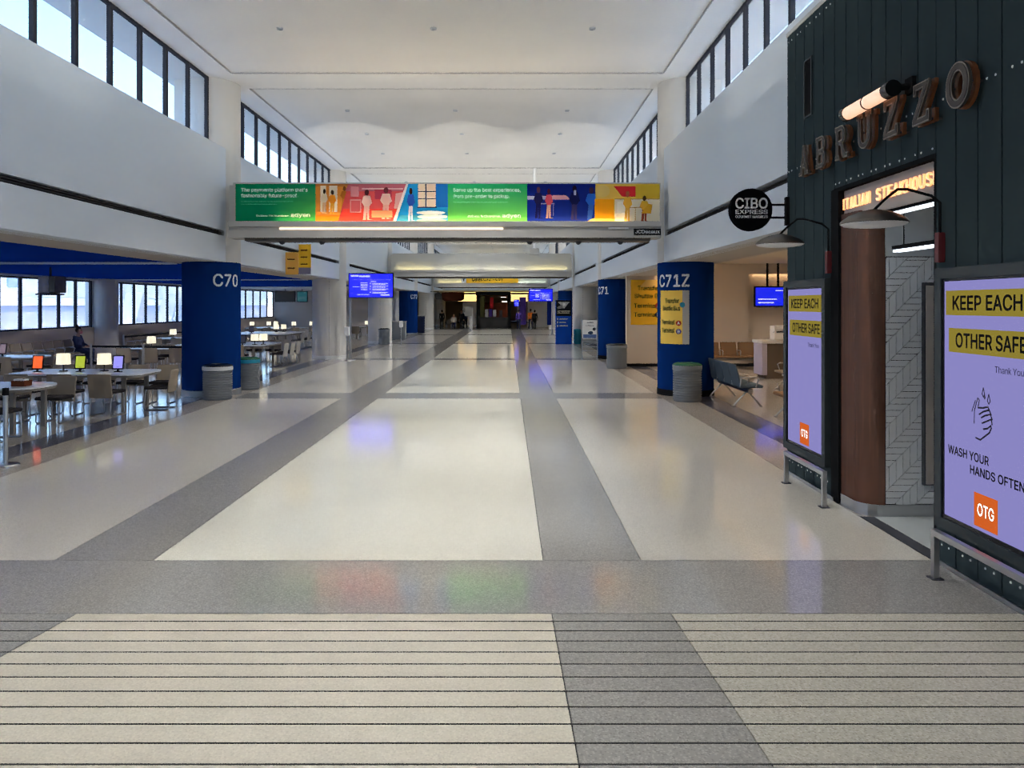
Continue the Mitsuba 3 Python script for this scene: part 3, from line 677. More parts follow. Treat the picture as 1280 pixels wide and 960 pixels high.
# tube lamp over the letters
tl = thing('tube_wall_lamp', 'glowing peach tube lamp with black end caps above the raised letters', 'lamp')
part(tl, 'tube', tube([(3.30, 7.36, 3.955), (3.30, 6.98, 3.955)], 0.062, 20), WHITE, 40, **emitter('#ffae80', 0.62, 0.3))
part(tl, 'tube', tube([(3.30, 6.965, 3.955), (3.30, 6.60, 3.955)], 0.062, 20), WHITE, 40, **emitter('#ffae80', 0.62, 0.3))
for ya_, yb_, r_ in ((6.6, 6.5, 0.072), (7.42, 7.36, 0.07), (6.982, 6.963, 0.065)):
    part(tl, 'cap', tube([(3.30, ya_, 3.955), (3.30, yb_, 3.955)], r_, 20), BLACKG, 40)
part(tl, 'arm', cat(tube([(3.34, 6.56, 3.97), (3.5, 6.56, 3.99)], 0.03, 10), bx(3.46, 3.5, 6.5, 6.62, 3.92, 4.06)), BLACK)
# narrow dark louvre panel
lv = thing('wall_louvre', 'narrow dark louvre let into the boards near their left end', 'louvre')
part(lv, 'frame', cat(bx(FX - 0.02, FX, 8.71, 8.73, 4.28, 4.96), bx(FX - 0.02, FX, 8.92, 8.94, 4.28, 4.96), bx(FX - 0.02, FX, 8.73, 8.92, 4.94, 4.96), bx(FX - 0.02, FX, 8.73, 8.92, 4.28, 4.30)), CASING)
part(lv, 'inset', bx(FX - 0.012, FX - 0.006, 8.73, 8.92, 4.3, 4.94), BLACK)

# digital screens
def screen_emit(k): return emitter('#9a95da', k, 1.5)
def hand_icon(pr, cx, cy, s, col):
    def st(pts, w):
        from shapely.geometry import LineString
        pr.poly(LineString([(cx + x * s, cy + y * s) for x, y in pts]).buffer(w * s, cap_style=1), col)
    st([(-.35, .45), (-.55, .05)], .022); st([(-.22, .55), (-.40, .10), (-.42, -.35)], .022); st([(-.22, .55), (-.12, .50), (-.2, .22)], .022)
    st([(-.18, .22), (.1, .25), (.35, .32), (.42, .22)], .03); st([(-.12, .0), (.1, .12), (.42, .22), (.52, .08)], .03)
    st([(0, -.1), (.2, .0), (.5, .08), (.58, -.08)], .03); st([(.05, -.28), (.3, -.18), (.55, -.08), (.58, -.25)], .03)
    st([(.12, -.48), (.35, -.42), (.52, -.3)], .03); st([(-.3, -.85), (-.05, -.88), (.45, -.55), (.55, -.38), (.52, -.3)], .03)
    for dx, dy, q in ((.12, .75, .12), (.42, .55, .13), (.2, .62, .05)):
        st([(dx, dy + q * 1.6), (dx - q * .6, dy - q * .2), (dx, dy - q), (dx + q * .6, dy - q * .2), (dx, dy + q * 1.6)], .02)
LOGOO = diffuse('mat_logo_orange', '#e0641f')
def big_screen(y_right, lab, full):
    d = thing('digital_display', lab, 'display')
    W_, z0, z1 = 1.06, 0.42, 2.305
    yl = y_right + W_
    xs = FX - 0.05
    o = 0.085
    part(d, 'casing', cat(bx(xs - 0.02, FX - 0.003, y_right - o, yl + o, z1, z1 + o), bx(xs - 0.02, FX - 0.003, y_right - o, yl + o, z0 - o, z0),
                          bx(xs - 0.02, FX - 0.003, y_right - o, y_right, z0, z1), bx(xs - 0.02, FX - 0.003, yl, yl + o, z0, z1)), CASING)
    part(d, 'bezel', cat(bx(xs - 0.008, xs + 0.02, y_right, yl, z1 - 0.022, z1), bx(xs - 0.008, xs + 0.02, y_right, yl, z0, z0 + 0.03),
                         bx(xs - 0.008, xs + 0.02, y_right, y_right + 0.02, z0, z1), bx(xs - 0.008, xs + 0.02, yl - 0.02, yl, z0, z1)), BLACKG)
    part(d, 'screen', bx(xs, xs + 0.015, y_right + 0.02, yl - 0.02, z0 + 0.03, z1 - 0.022), BLACK, label='glowing lavender screen', **screen_emit(0.45))
    yA = yl - 0.02
    for zz, h, o1, nm in ((2.02, 0.19, 0.02, 'KEEP EACH'), (1.735, 0.185, 0.06, 'OTHER SAFE')):
        bk = part(d, 'yellow_band', bx(xs - 0.001, xs, yA - 1.01, yA - o1, zz, zz + h), BLACK, label='olive yellow band', **emitter('#b3a03a', 0.33, 0.3))
        part(bk, 'lettering', facing_left(text(nm, 0.105, 0.0006, True, 0.80), xs - 0.001, yA - o1 - 0.09, zz + 0.042), BLACK)
    part(d, 'script', facing_left(text('Thank You', 0.045, 0.0005, False, 0.3), xs, yA - 0.62, 1.62), NAVYCL)
    if full:
      pr = Print(); hand_icon(pr, 0, 0, 0.21, '#2a2a34'); hm, hc = pr.mesh()
      part(d, 'hand_picture', facing_left(hm, xs - 0.0002, yA - 0.47, 1.30), PRINT, color=hc, label='drawing of hands under water drops')
      part(d, 'message', cat(facing_left(text('WASH YOUR', 0.062, 0.0005, True, 0.5), xs, yA - 0.05, 0.945), facing_left(text('HANDS OFTEN', 0.062, 0.0005, True, 0.6), xs, yA - 0.33, 0.845)), BLACK)
    lg = part(d, 'logo', bx(xs - 0.001, xs, yA - 0.65, yA - 0.38, 0.475, 0.72), BLACK, label='orange square logo', **emitter('#e0641f', 0.5, 0.1))
    part(lg, 'lettering', facing_left(text('OTG', 0.085, 0.0006, True, 0.19), xs - 0.001, yA - 0.42, 0.56), WHITE, **emitter('#ffffff', 0.6, 0.02))
    return d
big_screen(8.31, 'tall narrow-looking lavender screen at the far left end of the dark boards', False)
big_screen(4.96, 'large lavender hand-washing screen cut by the photo edge', True)
for y0_, y1_, lab in ((7.88, 8.95, 'low steel guard rail in front of the far lavender screen'), (4.70, 5.83, 'low steel guard rail in front of the large near lavender screen')):
    rl = thing('guard_rail', lab, 'rail')
    xr = 3.28
    part(rl, 'top_bar', rbox(xr - 0.025, xr + 0.025, y0_ - 0.025, y1_ + 0.025, 0.33, 0.38, 0.006), STEEL)
    for yy in (y0_, y1_):
        zg = max(0.0, SL * (YR - yy))
        part(rl, 'post', bx(xr - 0.022, xr + 0.022, yy - 0.022, yy + 0.022, zg, 0.335), STEEL)
        part(rl, 'floor_plate', bx(xr - 0.045, xr + 0.045, yy - 0.045, yy + 0.045, zg - 0.004, zg + 0.008), DARKG)
# dish lamps
def dish(cx, cy, cz, by_, lab):
    d = thing('dish_wall_lamp', lab, 'lamp')
    r = 0.255
    prof = [(0.03, 0.085), (0.05, 0.08), (0.12, 0.065), (0.19, 0.035), (0.24, 0.0), (r, -0.02), (r, -0.03)]
    part(d, 'shade', lathe([(q, cz + z) for q, z in prof], cx, cy, 40), BRONZE, True)
    part(d, 'diffuser', lathe([(r - 0.004, cz - 0.03), (r - 0.03, cz - 0.045), (0.15, cz - 0.055), (0, cz - 0.058)], cx, cy, 40), WHITE, True, label='pale underside')
    arm = [(FX - 0.03, by_, 2.60), (FX - 0.03, by_, 2.92), (FX - 0.10, by_, 2.975), (FX - 0.28, by_ + 0.02, 3.03), (FX - 0.36, by_ + 0.02, 3.03), (cx + 0.08, cy, cz + 0.16), (cx, cy, cz + 0.08)]
    part(d, 'arm', tube(arm, 0.011, 8), BLACK, True)
    part(d, 'bracket', rbox(FX - 0.06, FX, by_ - 0.03, by_ + 0.03, 2.44, 2.68, 0.008), REDBOX, label='dark red wall bracket')
dish(2.98, 8.32, 2.79, 8.22, 'grey dish lamp on a bent arm over the far lavender screen')
dish(2.94, 6.10, 2.78, 6.10, 'grey dish lamp on a bent arm in front of the doorway')
# round hanging sign
cs = thing('round_sign', 'round black hanging sign with white lettering on the left end of the boards', 'sign')
cx_, cy_, cz_ = 3.02, 9.46, 3.28
part(cs, 'disc', mapped(lathe([(0, 0.05), (0.255, 0.05), (0.262, 0.043), (0.262, -0.043), (0.255, -0.05), (0, -0.05)], 0, 0, 56), [[1, 0, 0, cx_], [0, 0, -1, cy_], [0, 1, 0, cz_]]), diffuse('mat_sign_black', '#0a0b0d'), 30)
letters(cs, facing_cam(text('CIBO', 0.125, 0.006, True, 0.40, True), cx_, cy_ - 0.05, cz_ + 0.015), WHITE)
letters(cs, facing_cam(text('EXPRESS', 0.052, 0.006, True, 0.40, True), cx_, cy_ - 0.05, cz_ - 0.055), WHITE)
part(cs, 'small_lettering', facing_cam(text('GOURMET MARKETS', 0.032, 0.006, True, 0.40, True), cx_, cy_ - 0.05, cz_ - 0.105), WHITE)
for z in (3.185, 3.345):
    part(cs, 'bracket_bar', bx(cx_ + 0.24, FX - 0.04, cy_ - 0.012, cy_ + 0.012, z - 0.012, z + 0.012), BLACK)
part(cs, 'mounting_plate', bx(FX - 0.045, FX, cy_ - 0.03, cy_ + 0.03, 3.09, 3.44), BLACK)

# restaurant entrance behind the doorway
WY = 7.53
path = [(3.52, 8.02), (3.52, 7.75)] + [(3.74 - 0.22 * math.cos(t), 7.75 - 0.22 * math.sin(t)) for t in np.linspace(0, math.pi / 2, 10)[1:]]
def wallmesh(pts, z0, z1, th=0.0):
    v, f = [], []
    for i, (x, yv) in enumerate(pts): v += [[x, yv, z0], [x, yv, z1]]
    for i in range(len(pts) - 1): f += [[2 * i, 2 * i + 2, 2 * i + 3], [2 * i, 2 * i + 3, 2 * i + 1]]
    return trimesh.Trimesh(np.array(v), np.array(f), process=False)
en = thing('wall_entrance', 'wall inside the doorway with a curved wood corner and herringbone tiles', 'wall', kind='structure')
part(en, 'wood_corner', wallmesh(path, 0.115, 3.05), WOOD, True, label='curved dark wood corner')
part(en, 'metal_base', wallmesh([(x - 0.012 if x < 3.6 else x, yv - 0.012) for x, yv in path] + [(6.4, WY - 0.012)], 0, 0.118), STEEL, label='brushed metal base strip')
part(en, 'plaster', bx(3.74, 6.4, WY + 0.012, WY + 0.1, 0.1, 3.3), PLASTER)
part(en, 'grout', bx(3.745, 6.0, WY + 0.006, WY + 0.012, 0.118, 2.58), GROUT)
region = sbox(3.75, 0.12, 4.5, 2.57)
BW = 0.21
for nb in range(-22, 14):
    c0 = nb * BW
    band = Polygon([(3.5, 0 + c0), (5.0, 1.5 + c0), (5.0, 1.5 + c0 + BW), (3.5, c0 + BW)]).buffer(-0.003, join_style=2).intersection(region)
    if band.is_empty: continue
    x0, z0, x1, z1 = band.bounds
    st = 0.062 if nb % 2 else 0.07
    for q in range(60):
        cell = sbox(3, math.floor(z0 / st) * st + q * st + 0.003, 6, math.floor(z0 / st) * st + (q + 1) * st - 0.003) if nb % 2 else sbox(3.5 + q * st + 0.003, -1, 3.5 + (q + 1) * st - 0.003, 4)
        pc_ = band.intersection(cell)
        if pc_.is_empty or pc_.area < 2e-4 or pc_.geom_type != 'Polygon': continue
        part(en, 'tile', facing_cam(extrude(pc_, 0.008 + 0.001 * rng.random()), 0, WY + 0.008, 0), TILE)
mb = thing('framed_panel', 'tall narrow grey framed panel on the tiled wall inside the doorway', 'panel')
part(mb, 'frame', bx(4.10, 4.62, WY - 0.05, WY - 0.004, 0.32, 2.32), DARKG)
part(mb, 'face', bx(4.115, 4.61, WY - 0.056, WY - 0.05, 0.335, 2.29), GREYW)
ee = thing('entrance_shell', 'dim walls and ceiling of the restaurant entrance', 'room', kind='structure')
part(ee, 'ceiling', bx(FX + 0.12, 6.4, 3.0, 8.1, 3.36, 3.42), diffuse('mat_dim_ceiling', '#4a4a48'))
part(ee, 'wall', bx(6.4, 6.5, 3.0, 8.1, 0, 3.4), GREYW)
part(ee, 'wall', bx(FX + 0.12, 6.4, 2.9, 3.0, 0, 3.4), GREYW)
part(ee, 'threshold', bx(FX - 0.01, FX + 0.12, OY0, 7.52, 0.0005, 0.006), DARKG, label='dark threshold strip')
part(ee, 'mat', bx(FX + 0.12, 6.4, 3.0, 7.52, 0.0005, 0.004), diffuse('mat_entry_floor', '#9aa0a2'))
scene['entrance_lamp'] = {'type': 'spot', 'to_world': T().look_at(origin=[4.45, 5.6, 3.04], target=[4.1, 7.5, 1.2], up=[0, 0, 1]),
    'intensity': {'type': 'rgb', 'value': [12.0, 12.4, 12.8]}, 'cutoff_angle': 60.0, 'beam_width': 30.0, 'sampling_weight': 0.6}
for (x, y0_, y1_, z, lab, k_) in ((3.68, 6.5, 7.3, 2.97, 'slim linear lamp just behind the header board', 1.5), (3.77, 6.3, 7.38, 2.62, 'linear lamp with two tubes hung in the doorway', 1.3)):
    l = thing('linear_lamp', lab, 'lamp')
    part(l, 'housing', bx(x - 0.04, x + 0.04, y0_, y1_, z + 0.02, z + 0.05), BLACK)
    for dx in (-0.022, 0.022):
        part(l, 'tube', tube([(x + dx, y0_ + 0.01, z), (x + dx, y1_ - 0.01, z)], 0.014, 8), WHITE, **emitter('#e8f4ff', k_, 0.6))
    for yh in (y0_ + 0.15, y1_ - 0.15): part(l, 'hanger', tube([(x, yh, z + 0.05), (x, yh, 3.36)], 0.006, 6), BLACK)

# ------------------------------------------------------------------ litter bins
def bin_(x, y, r, h, lid, band, lab, body=BING, grid=True):
    k = thing('litter_bin', lab, 'bin')
    prof = [(r * 0.93, 0.0), (r * 0.95, 0.02)]
    z = 0.03
    while z < h * 0.80:
        prof += [(r * 0.93, z), (r, z + 0.008), (r, z + 0.03), (r * 0.93, z + 0.038)]; z += 0.052
    prof += [(r * .97, h * 0.82)]
    part(k, 'body', lathe(prof, x, y, 40), body, 25)
    part(k, 'rim_band', lathe([(r * .98, h * .82), (r * 1.03, h * .825), (r * 1.03, h * .93), (r * .95, h * .935)], x, y, 40), band, 30)
    part(k, 'lid', lathe([(r * 1.0, h * .93), (r * .98, h * .96), (r * .8, h * .99), (r * .45, h), (r * .42, h * .97), (0, h * .96)], x, y, 40), lid, 30)
bin_(-6.46, 16.93, 0.315, 0.79, BLACKG, BINW, 'ribbed grey litter bin with a white rim and black lid before the blue column C70')
bin_(-6.50, 18.95, 0.31, 0.80, GREENL, TEAL, 'litter bin with a bright teal rim behind the blue column C70')
bin_(3.93, 16.62, 0.31, 0.84, GREENL, BING, 'ribbed grey litter bin with a green lid before the blue column C71Z')
bin_(3.62, 25.2, 0.34, 0.82, BLACKG, BING, 'ribbed grey litter bin with a dark lid beside the column C71')
bin_(-6.55, 40.3, 0.30, 0.86, BLACKG, BING, 'plain grey litter bin at the far white column on the left')
bin_(3.75, 40.9, 0.2, 0.8, TEAL, TEAL, 'narrow teal litter bin beside the blue totem', TEAL)

# ------------------------------------------------------------------ flight information screens
def info_screen(x0, x1, y, z0, z1, lab, pole=None, glow=0.85):
    d = thing('information_screen', lab, 'screen')
    part(d, 'casing', bx(x0, x1, y, y + 0.09, z0, z1), BLACK)
    part(d, 'display', bx(x0 + 0.03, x1 - 0.03, y - 0.004, y, z0 + 0.03, z1 - 0.03), BLACKG, label='glowing blue display', **emitter('#1420ff', glow, 1.0))
    w, h = x1 - x0 - 0.06, z1 - z0 - 0.06
    def bar(u0, v0, u1, v1):
        return bx(x0 + 0.03 + u0 * w, x0 + 0.03 + u1 * w, y - 0.006, y - 0.004, z0 + 0.03 + v0 * h, z0 + 0.03 + v1 * h)
    bars = [bar(.03, .88, .22, .95), bar(.23, .86, .48, .93), bar(.04, .74, .96, .745), bar(.5, .66, .62, .69)]
    for i, v in enumerate((.58, .46, .34, .2)):
        bars += [bar(.47, v - .015, .5, v + .03), bar(.53, v, .9, v + .022), bar(.53, v - .045, .84, v - .025)]
    for v in (.6, .52, .46, .39, .31): bars.append(bar(.26, v, .42, v + .03))
    bars += [bar(.08, .44, .24, .46), bar(.18, .1, .46, .125), bar(.72, .07, .93, .12)]
    part(d, 'writing', cat(bars), WHITE, label='lines of white writing', **emitter('#8a90ff', 0.9, 0.05))
    if pole:
        part(d, 'pole', tube([(pole, y + 0.15, 0.0), (pole, y + 0.15, z1)], 0.045, 12), STEEL, True)
        part(d, 'base_plate', lathe([(0, 0.02), (0.2, 0.02), (0.21, 0.0)], pole, y + 0.15, 24), STEEL)
        part(d, 'bracket', bx(pole, x0 + 0.3, y + 0.09, y + 0.2, (z0 + z1) / 2 - 0.1, (z0 + z1) / 2 + 0.1), DARKG)
    return d
info_screen(-6.02, -4.32, 28.75, 2.36, 3.30, 'large blue flight information screen on a pole before the white left column', pole=-5.98)
d2 = info_screen(1.48, 3.16, 53.0, 2.33, 3.22, 'blue flight information screen on the far right side', pole=3.1, glow=0.6)
d3 = info_screen(0.55, 1.0, 66.0, 1.95, 2.55, 'small square blue screen beside the purple panel', pole=0.9)
# screen on the far wall of the right waiting area
rt = thing('wall_screen', 'blue screen hung before the beige wall of the right waiting area', 'screen')
part(rt, 'casing', bx(8.30, 9.62, WYR - 0.35, WYR - 0.27, 2.03, 2.72), BLACK)
part(rt, 'display', bx(8.34, 9.58, WYR - 0.354, WYR - 0.35, 2.07, 2.68), BLACKG, **emitter('#0a1ed0', 0.8, 0.5))
part(rt, 'writing', cat(bx(9.0, 9.4, WYR - 0.357, WYR - 0.354, 2.56, 2.59), bx(8.42, 9.05, WYR - 0.357, WYR - 0.354, 2.27, 2.31), bx(8.42, 8.95, WYR - 0.357, WYR - 0.354, 2.15, 2.19)), WHITE, **emitter('#a0a8ff', 0.9, 0.05))
for xh in (8.72, 9.08): part(rt, 'hanger', bx(xh, xh + 0.06, WYR - 0.32, WYR - 0.28, 2.72, 3.5), BLACK)
# hanging monitors on the left
hm_ = thing('hanging_monitor', 'dark boxy monitor hung from the blue ceiling before the left windows', 'monitor')
part(hm_, 'casing', rbox(-12.35, -12.06, 20.0, 20.5, 2.40, 2.84, 0.01), GREYP)
part(hm_, 'screen', rbox(-12.07, -11.9, 19.98, 20.5, 2.42, 2.86, 0.01), BLACKG)
part(hm_, 'tray', bx(-12.4, -11.95, 19.95, 20.5, 2.36, 2.40), DARKG)
part(hm_, 'hanger', tube([(-12.15, 20.2, 2.84), (-12.15, 20.2, 3.1)], 0.03, 8), DARKG)
for x0, x1, em, lab in ((-15.0, -13.7, None, 'black television hung near the far grey wall of the left waiting area'), (-13.6, -12.9, '#2a8a9a', 'small teal-lit television beside the black one')):
    tv = thing('television', lab, 'television')
    part(tv, 'casing', bx(x0, x1, 49.0, 49.1, 2.28, 2.98), BLACK)
    part(tv, 'screen', bx(x0 + 0.04, x1 - 0.04, 48.996, 49.0, 2.32, 2.94), BLACKG, **(emitter(em, 0.16, 0.1) if em else {}))
    part(tv, 'hanger', bx((x0 + x1) / 2 - 0.03, (x0 + x1) / 2 + 0.03, 49.03, 49.08, 2.98, 3.1), DARKG)

# ------------------------------------------------------------------ yellow signs
ws = thing('wayfinding_sign', 'yellow wall sign with dark lettering half hidden behind column C71Z', 'sign')
part(ws, 'panel', bx(4.2, 5.7, WYR - 0.03, WYR, 1.42, 2.95), YELLOW)
part(ws, 'lettering', cat([facing_cam(text(s, 0.14, 0.004, True), x, WYR - 0.03, z) for s, x, z in (('Transfer', 4.42, 2.60), ('Shuttle Bus', 4.32, 2.33), ('Terminal', 4.30, 2.0), ('Terminal', 4.30, 1.70))]), BLACK)
part(ws, 'pale_corner', facing_cam(extrude(Polygon([(0, 0), (0.62, 0), (0.62, 0.24), (0.22, 0.24)]), 0.003), 4.5, WYR - 0.03, 2.71), diffuse('mat_pale_yellow', '#ecc878'))
for z, ch, c in ((2.06, 'A', RED), (1.76, 'B', NAVYCL)):
    dk = part(ws, 'letter_disc', facing_cam(extrude(Polygon([(0.1 * math.cos(t), 0.1 * math.sin(t)) for t in np.linspace(0, 2 * math.pi, 25)]), 0.004), 5.12, WYR - 0.03, z), c)
    part(dk, 'lettering', facing_cam(text(ch, 0.11, 0.002, True, None, True), 5.12, WYR - 0.034, z - 0.055), WHITE)
cw = thing('column_sign', 'curved yellow sign with a grey edge wrapped on the blue column C71Z', 'sign')
ccx, ccy = CXR, R(0)
def shell(a0, a1, z0, z1, r): return lathe([(r, z0), (r, z1)], ccx, ccy, 16, a0, a1)
A0 = -math.pi / 2 - 1.25; A1 = -math.pi / 2 - 0.10; Am = -math.pi / 2 - 0.33
part(cw, 'panel', shell(A0, Am, 1.20, 2.43, CR + 0.012), diffuse('mat_sign_yellow', '#e8c35c'), True)
part(cw, 'edge_panel', shell(Am, A1, 1.20, 2.43, CR + 0.012), GREYP, True)
part(cw, 'lettering', cat([curved_text(s, 0.10, ccx, ccy, CR + 0.014, z, a, w) for s, z, a, w in (('Transfer', 2.14, -math.pi / 2 - .72, .36), ('Shuttle Bus', 1.97, -math.pi / 2 - .76, .46), ('Terminal', 1.65, -math.pi / 2 - .88, .36), ('Terminal', 1.46, -math.pi / 2 - .88, .36))]), BLACK)
for z, a, c, ch in ((2.10, Am - 0.0, TEAL, ''), (1.68, -math.pi / 2 - .46, RED, 'A'), (1.49, -math.pi / 2 - .46, PURPLE, 'B')):
    disc = extrude(Polygon([(0.06 * math.cos(t), 0.06 * math.sin(t)) for t in np.linspace(0, 2 * math.pi, 21)]), 0.006)
    v = np.array(disc.vertices); aa = a + v[:, 0] / CR
    disc.vertices = np.c_[ccx + (CR + 0.013 + v[:, 2]) * np.cos(aa), ccy + (CR + 0.013 + v[:, 2]) * np.sin(aa), z + v[:, 1]]
    dk = part(cw, 'letter_disc', disc, c)
    if ch: part(dk, 'lettering', curved_text(ch, 0.07, ccx, ccy, CR + 0.019, z - 0.035, a), WHITE)
for x, y_, z0, z1, grey, lab in ((-6.46, 22.1, 2.98, 3.63, False, 'lower orange-yellow blade sign on the left wall band'), (-6.46, 23.5, 3.05, 3.97, True, 'taller yellow blade sign with a grey foot on the left wall band')):
    s_ = thing('blade_sign', lab, 'sign')
    zt_ = z0 + 0.2 if grey else z0
    part(s_, 'panel', bx(x, x + 0.37, y_, y_ + 0.05, zt_, z1), diffuse('mat_amber', '#e0aa55') if not grey else YELLOW)
    if grey: part(s_, 'foot_panel', bx(x, x + 0.37, y_, y_ + 0.05, z0, zt_), diffuse('mat_mauve', '#7c7790'))
    h_ = z1 - zt_
    part(s_, 'lettering', cat([bx(x + 0.06, x + 0.27, y_ - 0.002, y_, zt_ + h_ * v, zt_ + h_ * v + 0.04) for v in ((.25, .65) if not grey else (.12, .42, .72))]), BROWNM)

# ------------------------------------------------------------------ totem and sign stand
tt = thing('information_totem', 'tall blue information totem with a black picture at the top', 'totem')
part(tt, 'body', rbox(2.56, 3.40, 40.4, 40.7, 0.0, 2.37, 0.02), diffuse('mat_totem_blue', '#123a8e'))
pt = Print(); pt.rect(0, 0, 0.8, 0.85, '#16181c'); pt.poly([(0.08, 0.75), (0.72, 0.75), (0.42, 0.4)], '#9a9a98'); pt.poly([(0.02, 0.45), (0.3, 0.62), (0.38, 0.4), (0.1, 0.38)], '#6a6a6a'); pt.ellipse(0.42, 0.62, 0.08, 0.08, '#c8c8c4')
pt.rect(0.06, 0.24, 0.74, 0.29, '#9a9280'); pt.rect(0.06, 0.14, 0.7, 0.19, '#9a9280'); pm, pc = pt.mesh()
part(tt, 'picture', facing_cam(pm, 2.58, 40.399, 1.50), PRINT, color=pc)
part(tt, 'writing', cat(*[bx(2.62, 2.7, 40.395, 40.4, z, z + 0.1) for z in (1.3, 1.12, 0.93)], *[bx(2.76, 3.2 - 0.1 * (i % 2), 40.395, 40.4, z + 0.02, z + 0.08) for i, z in enumerate((1.3, 1.12, 0.93))]), GREYP)
st_ = thing('sign_stand', 'white freestanding sign stand with a metal frame beside the blue column C71', 'sign stand')
for sx in (2.84, 3.42):
    part(st_, 'leg', cat(tube([(sx, 29.0, 0.03), (sx, 29.0, 1.55)], 0.015, 8), tube([(sx, 28.8, 0.02), (sx, 29.2, 0.02)], 0.018, 8)), STEEL)
part(st_, 'board', bx(2.86, 3.40, 28.985, 29.01, 0.80, 1.52), WHITE)
for z in (0.12, 0.35, 0.5): part(st_, 'crossbar', tube([(2.84, 29, z), (3.42, 29, z)], 0.012, 8), STEEL)
sp = Print(); sp.rect(0, 0, 0.5, 0.14, '#5a6f9a'); sp.rect(0.14, 0.58, 0.4, 0.61, '#7a7a80'); sp.rect(0.1, 0.46, 0.42, 0.485, '#8a8a90'); sp.ellipse(0.28, 0.2, 0.1, 0.06, '#2a3a5a'); sp.ellipse(0.42, 0.34, 0.06, 0.06, '#3a3f4a'); q1, q2 = sp.mesh()
part(st_, 'print', facing_cam(q1, 2.88, 28.984, 0.83), PRINT, color=q2)

# ------------------------------------------------------------------ dining chairs
def chair_proto(back, seat):
    p = Proto()
    p.add('seat', rbox(-0.23, 0.23, -0.20, 0.25, 0.415, 0.47, 0.018), seat)
    v = man(m3.Manifold.batch_hull([m3.Manifold.sphere(0.018, 8).translate((x, y, z)) for x, y, z in ((-.21, -.205, .36), (.21, -.205, .36), (-.21, -.265, .78), (.21, -.265, .78), (-.1, -.225, .36), (.1, -.225, .36), (-.1, -.285, .78), (.1, -.285, .78))]))
    p.add('backrest', v, back)
    for s in (-1, 1):
        x = 0.2 * s
        p.add('leg', tube([(x, 0.2, 0.42), (x, 0.23, 0.35), (x, 0.25, 0.04), (x, 0.22, 0.012), (x, -0.2, 0.012), (x, -0.235, 0.04), (x, -0.2, 0.36), (x, -0.19, 0.42)], 0.011, 6), CHROME, True)
    return p
CH_T, CH_L = chair_proto(TAUPE, DKSEAT), chair_proto(LTSEAT, DKSEAT)
def chair(x, y, deg, lab, light=False, group='dining chairs in the left waiting area'):
    k = thing('dining_chair', lab, 'chair', group)
    (CH_L if light else CH_T).place(k, tf(x, y, 0, deg))

# tables
def table(x0, x1, y0, y1, lab, legs=True, r=0.25):
    k = thing('long_table', lab, 'table')
    sh = sbox(x0 + r, y0 + r, x1 - r, y1 - r).buffer(r, quad_segs=6)
    m = extrude(sh, 0.03); m.vertices = np.array(m.vertices) + [0, 0, 0.72]
    part(k, 'tabletop', m, TABLEW, label='glossy white top')
    e = extrude(sh.buffer(-0.012), 0.04); e.vertices = np.array(e.vertices) + [0, 0, 0.68]
    part(k, 'apron', e, TLEG)
    for lx in (x0 + 0.3, x1 - 0.36):
        for ly in (y0 + 0.12, y1 - 0.2):
            part(k, 'leg', bx(lx, lx + 0.07, ly, ly + 0.07, 0, 0.69), TLEG)
    return k
LAMP = Proto()
LAMP.add('base', lathe([(0, 0.018), (0.075, 0.018), (0.085, 0.0)], 0, 0, 20), BLACKG)
LAMP.add('stem', tube([(0, 0, 0.015), (0, 0, 0.16)], 0.012, 8), BLACKG)
LAMP.add('shade', cat(lathe([(0.135, 0.14), (0.125, 0.36)], 0, 0, 28), lathe([(0.125, 0.36), (0.0, 0.355)], 0, 0, 28), lathe([(0.0, 0.15), (0.135, 0.14)], 0, 0, 28)), WHITE, 40, **emitter('#fff2c8', 0.5, 0.35))
def lamp(x, y, lab, s=1.0):
    k = thing('table_lamp', lab, 'lamp', 'table lamps in the left waiting area')
    LAMP.place(k, T().translate([x, y, 0.75]).scale([s, s, s]))
def tablet(x, y, deg, col, lab, s=1.0):
    k = thing('tablet', lab, 'tablet', 'tablets on stands')
    tr = T().translate([x, y, 0.75]).rotate([0, 0, 1], deg).scale([s, s, s])
    def pp(n_, m_, b__, **kw):
        key = numbered(k + '__' + n_); scene[key] = {**mikit.ply(m_, b__, **kw), 'to_world': tr}
    pp('stand', cat(bx(-.06, .06, -.05, .07, 0, .012), bx(-.02, .02, .0, .02, 0.01, .1)), BLACK)
    pp('casing', mapped(bx(-.11, .11, -.012, .012, 0.05, 0.33), [[1, 0, 0, 0], [0, 1, 0.15, 0], [0, 0, 1, 0]]), BLACK)
    pp('display', mapped(bx(-.092, .092, -.014, -.012, 0.075, 0.31), [[1, 0, 0, 0], [0, 1, 0.15, 0], [0, 0, 1, 0]]), BLACKG, **emitter(col, 0.8, 0.05))
table(-11.5, -7.72, 12.2, 13.35, 'long white table cut by the left photo edge, nearest the viewer', r=0.45)
table(-9.80, -7.2, 14.75, 16.0, 'white table with two glowing lamps and three tablets beside the left aisle')
table(-15.2, -12.2, 19.4, 20.5, 'white table at the left photo edge behind the lamp table')
table(-12.1, -9.3, 23.4, 24.5, 'white table with one lamp behind the black barrier belt')
table(-14.4, -12.0, 30.3, 31.4, 'small-looking white table with a lamp beside the blue column C70')
table(-11.2, -8.15, 25.2, 27.6, 'wide white table with a pair of lamps just right of column C70')
table(-13.2, -10.2, 34.6, 38.6, 'white table with a cluster of lamps further back in the waiting area')
table(-15.3, -13.2, 44.0, 46.5, 'far white table near the windows beyond column C70')
table(-12.9, -9.5, 44.2, 45.6, 'far white counter table next to the white column')
table(-9.6, -7.6, 46.5, 48.0, 'white table seen below the large blue screen')
